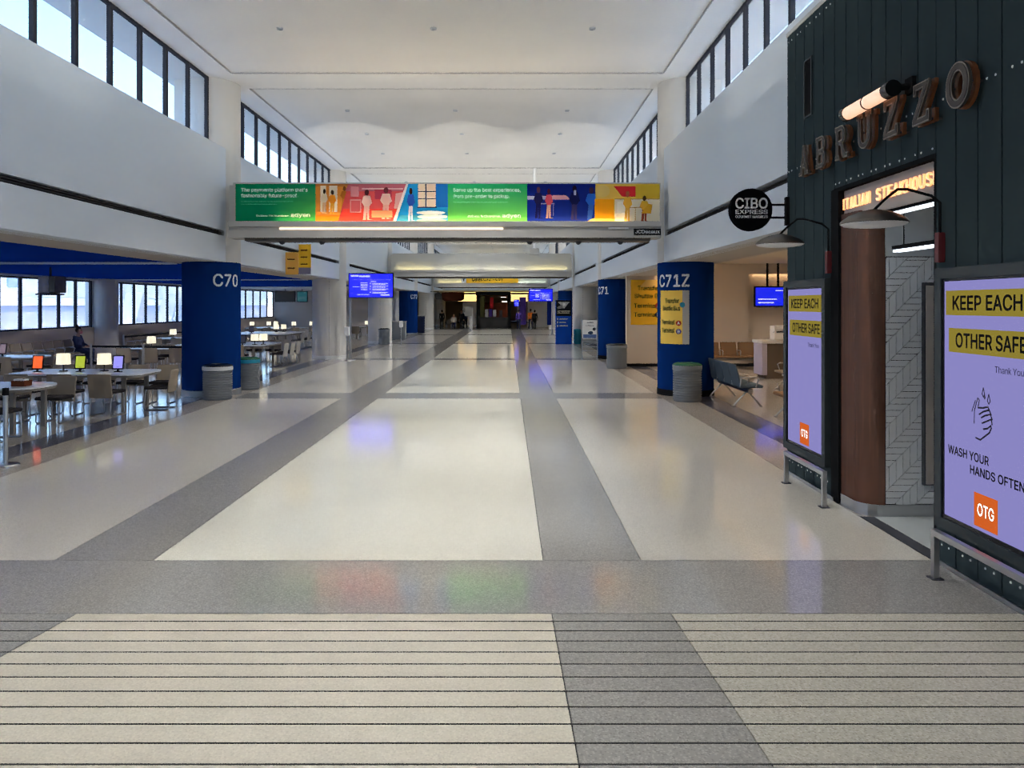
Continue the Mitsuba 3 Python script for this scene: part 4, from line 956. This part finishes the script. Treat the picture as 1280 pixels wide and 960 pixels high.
for i, (x, y) in enumerate(((-9.03, 15.45), (-8.2, 15.45))):
    lamp(x, y, ('glowing cream table lamp, farther from the aisle on the front lamp table', 'glowing cream table lamp, nearer the aisle on the front lamp table')[i])
for x, y, lab in ((-11.2, 23.9, 'cream table lamp on the table behind the barrier belt'), (-13.6, 30.9, 'cream table lamp next to the left side of column C70, farther one'),
                  (-8.55, 25.7, 'left cream lamp of the pair just right of column C70'), (-8.32, 25.9, 'right cream lamp of the pair just right of column C70'),
                  (-11.5, 37.8, 'left lamp in the white lamp cluster further back'), (-11.25, 38.2, 'right lamp in the white lamp cluster further back'), (-11.7, 38.4, 'rear lamp in the white lamp cluster further back'),
                  (-14.2, 45.2, 'left one of two small lamps on the far window table'), (-13.85, 45.4, 'right one of two small lamps on the far window table'),
                  (-12.6, 44.8, 'small lamp at the left end of the far counter table'), (-11.6, 45.0, 'small lamp by the white column on the far counter table'),
                  (-15.0, 44.6, 'small lamp nearest the far windows'), (-8.7, 47.0, 'lamp seen below the large blue screen'), (-8.3, 47.4, 'second lamp seen below the large blue screen')):
    lamp(x, y, lab)
tablet(-9.47, 15.3, 0, '#ff5a18', 'tablet with an orange display on the lamp table')
tablet(-8.64, 15.35, 0, '#9aa82a', 'tablet with a yellow-green display between the two front lamps')
tablet(-7.85, 15.3, 0, '#8a86e0', 'tablet with a lavender display near the table end')
tablet(-8.55, 12.6, -20, '#a8b8e8', 'tablet with a pale display on the nearest table at the photo edge', 1.15)
tablet(-13.3, 20.0, -15, '#70606a', 'dark tablet on the rear table at the left photo edge')
for x, y, lab in ((-8.9, 25.5, 'dark tablet on the wide table right of column C70'), (-12.2, 36.2, 'dark tablet on the table further back'), (-10.4, 44.9, 'dark tablet on the far counter table')):
    tablet(x, y, 10, '#2a2c38', lab)
cb = thing('condiment_box', 'brown box with white items on the nearest table', 'box')
part(cb, 'box', bx(-8.2, -7.98, 12.55, 12.75, 0.75, 0.84), BROWNM)
part(cb, 'napkins', cat(bx(-8.18, -8.1, 12.58, 12.7, 0.84, 0.87), bx(-8.07, -8.0, 12.58, 12.7, 0.84, 0.865)), WHITE)
for x, y, lab in ((-9.3, 15.1, 'flat white menu card beside the orange tablet'), (-7.6, 15.6, 'flat white menu card near the table end'), (-7.95, 12.95, 'white paper on the tip of the nearest table')):
    whole(thing('menu_card', lab, 'card'), bx(x - 0.12, x + 0.12, y - 0.08, y + 0.08, 0.75, 0.756), WHITE)
# chairs: (x, y, heading, label)
for x, y, a, lab in ((-9.25, 14.55, 0, 'near side of the front lamp table, farthest from the aisle'), (-8.42, 14.5, 3, 'near side of the front lamp table, in the middle'), (-7.64, 14.5, -3, 'near side of the front lamp table, nearest the aisle'),
                     (-9.45, 16.3, 180, 'far side of the front lamp table, behind the orange tablet'), (-8.75, 16.3, 180, 'far side of the front lamp table, behind the left lamp'), (-8.05, 16.3, 178, 'far side of the front lamp table, behind the right lamp'), (-7.4, 16.3, 182, 'far side of the front lamp table, at the aisle end'),
                     (-7.0, 15.35, 95, 'aisle end of the front lamp table'),
                     (-7.95, 11.85, -90, 'sideways at the near side of the nearest table'), (-8.1, 13.62, 180, 'far side of the nearest table'), (-8.9, 13.62, 180, 'far side of the nearest table, at the photo edge'),
                     (-12.6, 19.2, 0, 'near side of the rear left table'), (-13.4, 19.2, 0, 'near side of the rear left table, by the photo edge'), (-12.8, 20.8, 180, 'far side of the rear left table'),
                     (-11.6, 23.2, 0, 'near side of the belt-side table, left'), (-10.8, 23.2, 0, 'near side of the belt-side table, middle'), (-10.0, 23.2, 0, 'near side of the belt-side table, right'), (-9.1, 24.0, 90, 'aisle end of the belt-side table'),
                     (-11.2, 24.8, 180, 'far side of the belt-side table'), (-13.8, 30.1, 0, 'near side of the small table by column C70'), (-13.0, 30.1, 0, 'near side of the small table, right'),
                     (-9.6, 24.95, 0, 'near side of the wide lamp-pair table, left'), (-8.8, 24.95, 0, 'near side of the wide lamp-pair table, right'), (-9.3, 27.9, 180, 'far side of the wide lamp-pair table'), (-8.6, 27.9, 180, 'far side of the wide lamp-pair table, aisle end'),
                     (-12.3, 34.4, 0, 'near side of the lamp-cluster table, left'), (-11.3, 34.4, 0, 'near side of the lamp-cluster table, right'), (-14.6, 43.8, 0, 'near side of the far window table'), (-13.8, 43.8, 0, 'near side of the far window table, right'),
                     (-12.2, 43.95, 0, 'near side of the far counter table, left'), (-11.2, 43.95, 0, 'near side of the far counter table, middle'), (-10.2, 43.95, 0, 'near side of the far counter table, right'),
                     (-9.2, 46.2, 0, 'near side of the table below the blue screen'), (-8.3, 46.2, 0, 'near side of the table below the blue screen, right')):
    chair(x, y, a, 'taupe chair with sled legs, ' + lab)
for x, y, lab in ((-7.75, 25.75, 'first of three pale chairs lined up at the aisle end of the lamp-pair table'), (-7.75, 26.55, 'second of three pale chairs lined up at the aisle end of the lamp-pair table'), (-7.75, 27.3, 'third of three pale chairs lined up at the aisle end of the lamp-pair table'),
                  (-9.8, 35.5, 'first of three pale chairs in the farther aisle-side row'), (-9.8, 36.6, 'second of three pale chairs in the farther aisle-side row'), (-9.8, 37.7, 'third of three pale chairs in the farther aisle-side row')):
    chair(x, y, 90, lab, True)

# ------------------------------------------------------------------ gate seating (seats on a beam)
def seat_proto(back):
    p = Proto()
    p.add('seat', rbox(-0.26, 0.26, -0.22, 0.26, 0.40, 0.46, 0.02), back)
    p.add('backrest', man(m3.Manifold.batch_hull([m3.Manifold.sphere(0.02, 8).translate(q) for q in ((-.24, -.2, .44), (.24, -.2, .44), (-.24, -.30, .86), (.24, -.30, .86), (0, -.24, .44), (0, -.33, .86))])), back)
    p.add('armrest', tube([(0.285, -0.22, 0.42), (0.285, -0.2, 0.62), (0.285, 0.1, 0.63), (0.285, 0.16, 0.60), (0.285, 0.1, 0.42)], 0.015, 6), STEEL, True)
    return p
SEATS = {'taupe': seat_proto(TAUPE), 'brown': seat_proto(BROWN), 'slate': seat_proto(SLATE)}
def bench(x, y, deg, n_, colour, lab, seatlab):
    """A beam with n seats along its local x axis."""
    k = thing('beam_seating', lab, 'bench')
    tr = tf(x, y, 0, deg)
    L = 0.57 * n_
    def pp(nm, m_, b__): scene[numbered(k + '__' + nm)] = {**mikit.ply(m_, b__), 'to_world': tr}
    pp('beam', bx(-L / 2, L / 2, -0.05, 0.05, 0.30, 0.38), STEEL)
    for lx in (-L / 2 + 0.25, L / 2 - 0.25):
        pp('leg', cat(tube([(lx, 0, 0.32), (lx, -0.28, 0.02)], 0.02, 6), tube([(lx, 0, 0.32), (lx, 0.28, 0.02)], 0.02, 6), bx(lx - .03, lx + .03, -.31, -.25, 0, .025), bx(lx - .03, lx + .03, .25, .31, 0, .025)), STEEL)
    for i in range(n_):
        t2 = tf(x, y, 0, deg).translate([-L / 2 + 0.285 + 0.57 * i, 0, 0])
        sk = k + ('__chair' if i == 0 else f'__chair_{i:03d}')
        SEATS[colour].place(sk, t2)
bench(-15.2, 19.6, -90, 6, 'taupe', 'row of taupe seats under the windows at the left photo edge', '')
bench(-15.2, 25.0, -90, 7, 'taupe', 'row of taupe seats under the first visible windows', '')
bench(-15.2, 33.0, -90, 8, 'taupe', 'row of taupe seats under the windows beyond the pale column', '')
bench(7.5, 24.6, 180, 4, 'brown', 'row of brown seats with metal arms before the beige wall', '')
bench(4.95, 16.6, -90, 4, 'slate', 'row of slate blue seats seen from behind next to column C71Z', '')
bench(5.3, 13.9, 90, 2, 'brown', 'pair of brown seats beside the left edge of the dark boards', '')
bench(7.0, 18.4, 90, 3, 'taupe', 'row of seats in the middle of the right waiting area', '')

# gate counter
gc = thing('gate_counter', 'gate counter with a white top and dark front beside the dark boards', 'counter')
part(gc, 'body', bx(7.35, 10.2, 21.6, 22.3, 0, 1.0), diffuse('mat_counter_brown', '#5d5146'))
part(gc, 'worktop', rbox(7.2, 10.3, 21.5, 22.4, 1.0, 1.09, 0.015), WHITE)
part(gc, 'side_panel', bx(7.22, 7.36, 21.55, 22.3, 0.1, 1.0), diffuse('mat_lilac', '#b8b4c8'))
pr_ = thing('ticket_printer', 'white ticket printer standing on the gate counter', 'printer')
part(pr_, 'body', rbox(7.62, 8.3, 21.7, 22.1, 1.1, 1.5, 0.02), WHITE)
part(pr_, 'slot', bx(7.95, 8.15, 21.69, 21.7, 1.26, 1.4), BLACK)
part(pr_, 'cable', tube([(7.6, 21.75, 1.32), (7.75, 21.68, 1.33), (7.95, 21.68, 1.32)], 0.015, 6), BLACK, True)
# grey box counter and leaning items at the far left
gb = thing('grey_cabinet', 'grey cabinet beside the far blue column on the left', 'cabinet')
part(gb, 'body', rbox(-7.1, -6.2, 46.0, 46.6, 0, 1.05, 0.02), BING)
part(gb, 'top', bx(-7.12, -6.18, 45.98, 46.62, 1.05, 1.09), GREYP)
for x, y, lab in ((-6.0, 28.4, 'slim white sanitiser stand beside the pole of the large blue screen'), (-5.45, 38.9, 'slim white sanitiser stand at the second white column')):
    sn = thing('sanitiser_stand', lab, 'stand')
    part(sn, 'post', tube([(x, y, 0.02), (x, y, 1.0)], 0.025, 8), STEEL, True)
    part(sn, 'dispenser', rbox(x - 0.09, x + 0.09, y - 0.08, y + 0.08, 0.95, 1.28, 0.02), WHITE)
    part(sn, 'foot', lathe([(0, 0.02), (0.16, 0.02), (0.17, 0)], x, y, 20), GREYP)
# barrier belts
def barrier(pts, lab):
    k = thing('belt_barrier', lab, 'barrier')
    for x, y in pts:
        part(k, 'post', cat(tube([(x, y, 0.02), (x, y, 0.98)], 0.03, 10), lathe([(0, 0.03), (0.14, 0.025), (0.15, 0)], x, y, 20)), STEEL)
    for (xa, ya), (xb, yb) in zip(pts[:-1], pts[1:]):
        dx, dy = xb - xa, yb - ya; L = math.hypot(dx, dy)
        v = bx(0, L, -0.003, 0.003, 0.87, 0.93); c_, s_2 = dx / L, dy / L
        part(k, 'belt', mapped(v, [[c_, -s_2, 0, xa], [s_2, c_, 0, ya], [0, 0, 1, 0]]), BLACK)
sp_ = thing('barrier_post', 'steel barrier post with a round foot at the left photo edge', 'post')
part(sp_, 'post', tube([(-6.54, 9.9, 0.02), (-6.54, 9.9, 0.96)], 0.03, 14), STEEL, True)
part(sp_, 'foot', lathe([(0, 0.035), (0.15, 0.028), (0.165, 0.012), (0.165, 0)], -6.54, 9.9, 28), CHROME, 30)
part(sp_, 'head', lathe([(0, 1.02), (0.04, 1.015), (0.042, 0.93), (0.03, 0.92)], -6.54, 9.9, 16), BLACK, 30)
barrier([(-12.0, 21.9), (-10.4, 21.7), (-8.8, 21.5)], 'black belt barrier on steel posts left of column C70')
barrier([(-14.3, 28.3), (-14.3, 32.5), (-14.4, 36.8)], 'farther black belt barrier along the waiting area windows')

# ------------------------------------------------------------------ far kiosk, shop fittings and purple panel
kk = thing('news_kiosk', 'black open kiosk with shelves standing in the middle of the far concourse', 'kiosk')
ky = 67.2
part(kk, 'canopy', bx(-2.8, 0.25, ky, ky + 3, 3.2, 3.235), BLACK)
part(kk, 'canopy_edge', bx(-2.8, 0.25, ky, ky + 0.1, 2.95, 3.2), BLACK)
for x in (-2.75, 0.0):
    part(kk, 'post', bx(x, x + 0.3, ky, ky + 0.4, 0, 2.95), BLACK)
part(kk, 'counter', bx(-2.6, 0.1, ky + 0.05, ky + 0.7, 0, 0.95), BLACKG)
part(kk, 'counter_top', bx(-2.9, 0.1, ky - 0.05, ky + 0.7, 0.95, 1.0), DARKG)
part(kk, 'rear_shelf', bx(-2.4, 0.0, ky + 2.6, ky + 3.0, 0, 2.3), BROWNM)
part(kk, 'side_shelf', bx(-2.45, -2.1, ky + 0.4, ky + 2.4, 0, 2.9), diffuse('mat_olive', '#5a5a38'))
for x, z0, z1, m, nm in ((-1.55, 1.8, 2.75, RED, 'red_banner'), (-1.65, 1.05, 1.7, PURPLE, 'purple_box'), (-1.3, 1.05, 1.65, WHITE, 'white_box'), (-0.75, 1.0, 1.6, DARKG, 'till'), (-2.0, 1.0, 1.7, GREYP, 'display_card')):
    part(kk, nm, bx(x, x + 0.28, ky + 0.2, ky + 0.5, z0, z1), m)
for x, z in ((-0.6, 2.75), (-0.5, 2.35)):
    part(kk, 'lamp', bx(x, x + 0.45, ky + 0.6, ky + 0.9, z, z + 0.06), WHITE, **emitter('#fff0e0', 2.5, 0.1))
pp_ = thing('purple_panel', 'tall purple partition panel right of the far kiosk', 'panel')
whole(pp_, bx(1.05, 1.6, 66.5, 66.8, 0.35, 2.75), PURPLE)
bp = thing('blue_panel', 'tall dark blue panel under the far right information screen', 'panel')
whole(bp, bx(2.95, 3.3, 56.4, 56.7, 0.6, 2.35), diffuse('mat_panel_blue', '#13215e'))
hc = thing('hanging_cone_sign', 'brown curved awning sign over the far left seating', 'sign')
part(hc, 'shell', lathe([(0.75, 2.45), (1.0, 2.6), (1.05, 3.2)], -5.0, 69.5, 32), BROWNM, True)
part(hc, 'hanger', tube([(-5.0, 69.5, 2.6), (-5.0, 69.5, 3.25)], 0.4, 16), BROWNM)
rs = thing('small_black_sign', 'small round black hanging sign at the far left', 'sign')
part(rs, 'disc', mapped(lathe([(0, 0.05), (0.3, 0.05), (0.3, -0.05), (0, -0.05)], 0, 0, 28), [[1, 0, 0, -5.85], [0, 0, -1, 64.0], [0, 1, 0, 2.85]]), BLACKG)
part(rs, 'arm', bx(-5.87, -5.83, 63.98, 64.02, 3.1, 3.2), BLACK)
part(rs, 'bar', bx(-6.55, -5.8, 63.97, 64.03, 3.2, 3.24), BLACK)
ws2 = thing('poster_stand', 'white poster stand left of the far kiosk', 'stand')
part(ws2, 'post', bx(-3.35, -3.05, 66.4, 66.6, 0, 1.9), WHITE)
part(ws2, 'poster', bx(-3.75, -3.1, 66.35, 66.4, 1.1, 1.95), GREYP)
for i, (x, y) in enumerate(((-6.2, 68.4), (-4.72, 66.42), (-5.3, 68.6), (-4.0, 68.9))):
    chair(x, y, 180 * (i == 1) + 15 * (i > 1), ('dark chair among the far seated people, ' + ('leftmost', 'second from the left', 'behind the others', 'nearest the kiosk')[i]), False, 'chairs at the far end')
db = thing('dark_cabinet', 'dark cabinet against the wall beyond the far blue column', 'cabinet')
part(db, 'body', bx(-7.0, -6.3, 57.0, 57.8, 0, 1.25), NAVYCL)
part(db, 'top', bx(-7.02, -6.28, 56.98, 57.82, 1.25, 1.29), GREYP)

# ------------------------------------------------------------------ people
def hull(a, ra, b__, rb): return m3.Manifold.batch_hull([m3.Manifold.sphere(ra, 12).translate(tuple(a)), m3.Manifold.sphere(rb, 12).translate(tuple(b__))])
def person(x, y, deg, pose, top, legs, lab, scale=1.0, hair=HAIRM, cap=None, extra=None):
    k = thing('person', lab, 'person')
    if pose == 'sit':
        J = dict(pel=(0, 0, .52), ch=(0, -.03, .88), ne=(0, -.02, 1.05), he=(0, .02, 1.17))
        sho, elb, wri = (.18, -.03, .97), (.22, .05, .72), (.12, .26, .66)
        hip, kne, ank, toe = (.09, .02, .5), (.11, .44, .5), (.11, .43, .09), (.12, .58, .04)
        sides = [(-1, 0), (1, 0)]
    else:
        J = dict(pel=(0, 0, .94), ch=(0, 0, 1.30), ne=(0, 0, 1.46), he=(0, .015, 1.59))
        sho, elb, wri = (.18, 0, 1.39), (.23, -.02, 1.12), (.24, .08, .88)
        hip, kne, ank, toe = (.09, 0, .92), (.10, .03, .50), (.10, 0, .08), (.11, .15, .035)
        sides = [(-1, 1), (1, -1)]
    w = 0.16 if pose == 'walk' else 0.0
    def mv(p, s, sw, f): return (p[0] * s, p[1] + sw * w * f, p[2])
    skin = hull(J['ne'], .055, J['he'], .06)
    hd = m3.Manifold.sphere(1, 20).scale((.078, .098, .115)).translate(tuple(np.array(J['he']) + (0, .0, .02)))
    he = np.array(J['he'])
    face = hd + m3.Manifold.sphere(.016, 10).translate(tuple(he + (0, .098, .01))) + m3.Manifold.sphere(.02, 10).translate(tuple(he + (.078, 0, .015))) + m3.Manifold.sphere(.02, 10).translate(tuple(he + (-.078, 0, .015))) + hull(he + (-.02, .085, -.045), .012, he + (.02, .085, -.045), .012)
    body = skin + face + hull(J['ne'], .06, J['ch'], .10) + hull(J['ch'], .10, J['pel'], .09)
    shirt = hull(J['ch'], .135, J['pel'], .13) + hull((sho[0], J['ch'][1], J['ch'][2] + .07), .06, (-sho[0], J['ch'][1], J['ch'][2] + .07), .06) + hull((.1, J['ch'][1], J['ch'][2]), .12, (-.1, J['ch'][1], J['ch'][2]), .12) + hull((.08, 0, J['pel'][2]), .12, (-.08, 0, J['pel'][2]), .12)
    trou = hull((.07, 0, J['pel'][2] - .02), .12, (-.07, 0, J['pel'][2] - .02), .12)
    shoes = []
    for s, sw in sides:
        a, b1, c = mv(sho, s, 0, 0), mv(elb, s, -sw, .6), mv(wri, s, -sw, 1.3)
        shirt = shirt + hull(a, .06, b1, .047) + hull(b1, .047, c, .036)
        body = body + hull(J['ch'], .08, a, .04) + hull(a, .04, b1, .032) + hull(b1, .032, c, .024)
        c = np.array(c); dr_ = np.array((0, .5, -.85)) if pose != 'sit' else np.array((-s * .5, .8, -.2)); dr_ /= np.linalg.norm(dr_)
        palm = c + dr_ * .07
        body = body + hull(c, .026, palm, .03)
        side = np.cross(dr_, (0, 0, 1.0)) if abs(dr_[2]) < .95 else np.array((1.0, 0, 0)); side /= np.linalg.norm(side)
        for q, L in ((-.024, .06), (-.008, .072), (.008, .068), (.024, .055)):
            f0 = palm + side * q; f1 = f0 + dr_ * L * .55; f2 = f1 + (dr_ + np.array((0, .3, -.2))) * L * .4
            body = body + hull(f0, .0095, f1, .009) + hull(f1, .009, f2, .008)
        body = body + hull(c + dr_ * .03, .012, c + dr_ * .06 - side * .045, .009)
        h, kn, an, to = mv(hip, s, 0, 0), mv(kne, s, sw, .7), mv(ank, s, sw, 1.4), mv(toe, s, sw, 1.4)
        trou = trou + hull(h, .095, kn, .066) + hull(kn, .066, an, .05)
        sh = hull(an, .05, to, .035) + hull((an[0], an[1] - .05, .045), .04, to, .035)
        shoes.append(sh)
        body = body + hull(J['pel'], .08, h, .06) + hull(h, .06, kn, .05) + hull(kn, .05, an, .04)
    tr = tf(x, y, 0, deg).scale([scale] * 3)
    def pp(nm, m_, b__):
        q = m_.refine_to_length(0.05) if nm in ('shirt',) else m_
        mesh = man(q); mesh = trimesh.Trimesh(mesh.vertices, mesh.faces, process=True)
        trimesh.smoothing.filter_taubin(mesh, iterations=6)
        scene[numbered(k + '__' + nm)] = {**mikit.ply(mesh, b__, True), 'to_world': tr}
    mesh = man(body); mesh = trimesh.Trimesh(mesh.vertices, mesh.faces, process=True)
    scene[k] = {**mikit.ply(mesh, SKIN, True), 'to_world': tr}
    pp('shirt', shirt, top); pp('trousers', trou, legs); [pp('shoe', q_, BLACK) for q_ in shoes]
    hr = m3.Manifold.sphere(1, 20).scale((.09, .108, .12)).translate(tuple(he + (0, -.022, .045)))
    hr = hr - m3.Manifold.cube((.3, .3, .3), True).translate(tuple(he + (0, .19, -.07)))
    pp('hair', hr, hair)
    for ex in (.03, -.03): scene[numbered(k + '__eye')] = {**mikit.ply(man(m3.Manifold.sphere(.011, 8).translate(tuple(he + (ex, .087, .03)))), BLACK), 'to_world': tr}
    if cap: pp('bun', m3.Manifold.sphere(.06, 12).translate(tuple(he + (0, -.07, .17))), hair); pp('mask', m3.Manifold.sphere(1, 16).scale((.07, .05, .05)).translate(tuple(he + (0, .068, -.04))), cap)
    if extra: extra(k, tr)
person(-15.08, 26.71, -90, 'sit', NAVYCL, NAVYCL, 'person in dark clothes with a hair bun and pink mask sitting near the windows', cap=PINK)
person(0.95, 64.6, 0, 'walk', PURPLE, NAVYCL, 'person in dark purple walking away right of the kiosk', 0.98)
person(2.0, 66.0, 10, 'walk', ORANGEC, NAVYCL, 'person in an orange top walking on the far right', 1.0)
def pack(k, tr): scene[k + '__backpack'] = {**mikit.ply(rbox(-.18, .18, -.32, -.12, .95, 1.42, .06), BLACK), 'to_world': tr}
person(2.32, 65.2, -10, 'walk', BLACK, BLACK, 'person in black with a black bag next to the orange top', 0.95, extra=pack)
person(-5.75, 66.6, 20, 'stand', BLACK, BLACK, 'dark-clothed person standing at the far left wall', 0.95)
person(-4.7, 66.4, 180, 'sit', LTSEAT, NAVYCL, 'person in a white top sitting among the far left group', 1.0)
person(-4.05, 66.8, 160, 'stand', BLACK, BLACK, 'person in a black coat next to the white top', 0.95)
person(-3.75, 67.3, 200, 'walk', NAVYCL, BLACK, 'dark-clothed person nearest the far kiosk on its left', 0.92)

# ------------------------------------------------------------------ outside: apron and opposite building
ap = thing('ground_apron', 'pale concrete apron outside the waiting area windows', 'ground', kind='structure')
whole(ap, bx(-300, 300, -150, 400, -4.3, -4.0), diffuse('mat_apron', '#b9bac2'))
ob = thing('opposite_building', 'long pale building with blue glass seen through the waiting area windows', 'building')
part(ob, 'lower_wall', bx(-62, -60, -20, 190, -4, 2.0), diffuse('mat_lavender_wall', '#aeb2c4'))
part(ob, 'white_band', bx(-62, -59.6, -20, 190, 2.0, 3.6), WHITE)
part(ob, 'upper_wall', bx(-62, -60, -20, 190, 3.6, 12), diffuse('mat_panel_white', '#d6dbe6'))
for i in range(24):
    y_ = -5 + 8 * i
    if i % 3 != 1: part(ob, 'window', bx(-60, -59.9, y_, y_ + 6.2, 4.2, 7.2), diffuse('mat_blue_glass', '#7fa2d0'))
jb = thing('jet_bridge', 'white slanted jet bridge outside the waiting area windows', 'jet bridge')
for i, y_ in enumerate((54, 62, 70)):
    part(jb, 'leg', mapped(bx(-0.6, 0.6, -0.5, 0.5, -4, 3), [[1, 0, 0.25, -27 - i], [0, 1, 0, y_], [0, 0, 1, 0]]), WHITE)
part(jb, 'tunnel', bx(-32, -29, 50, 90, 2.6, 5.2), WHITE)
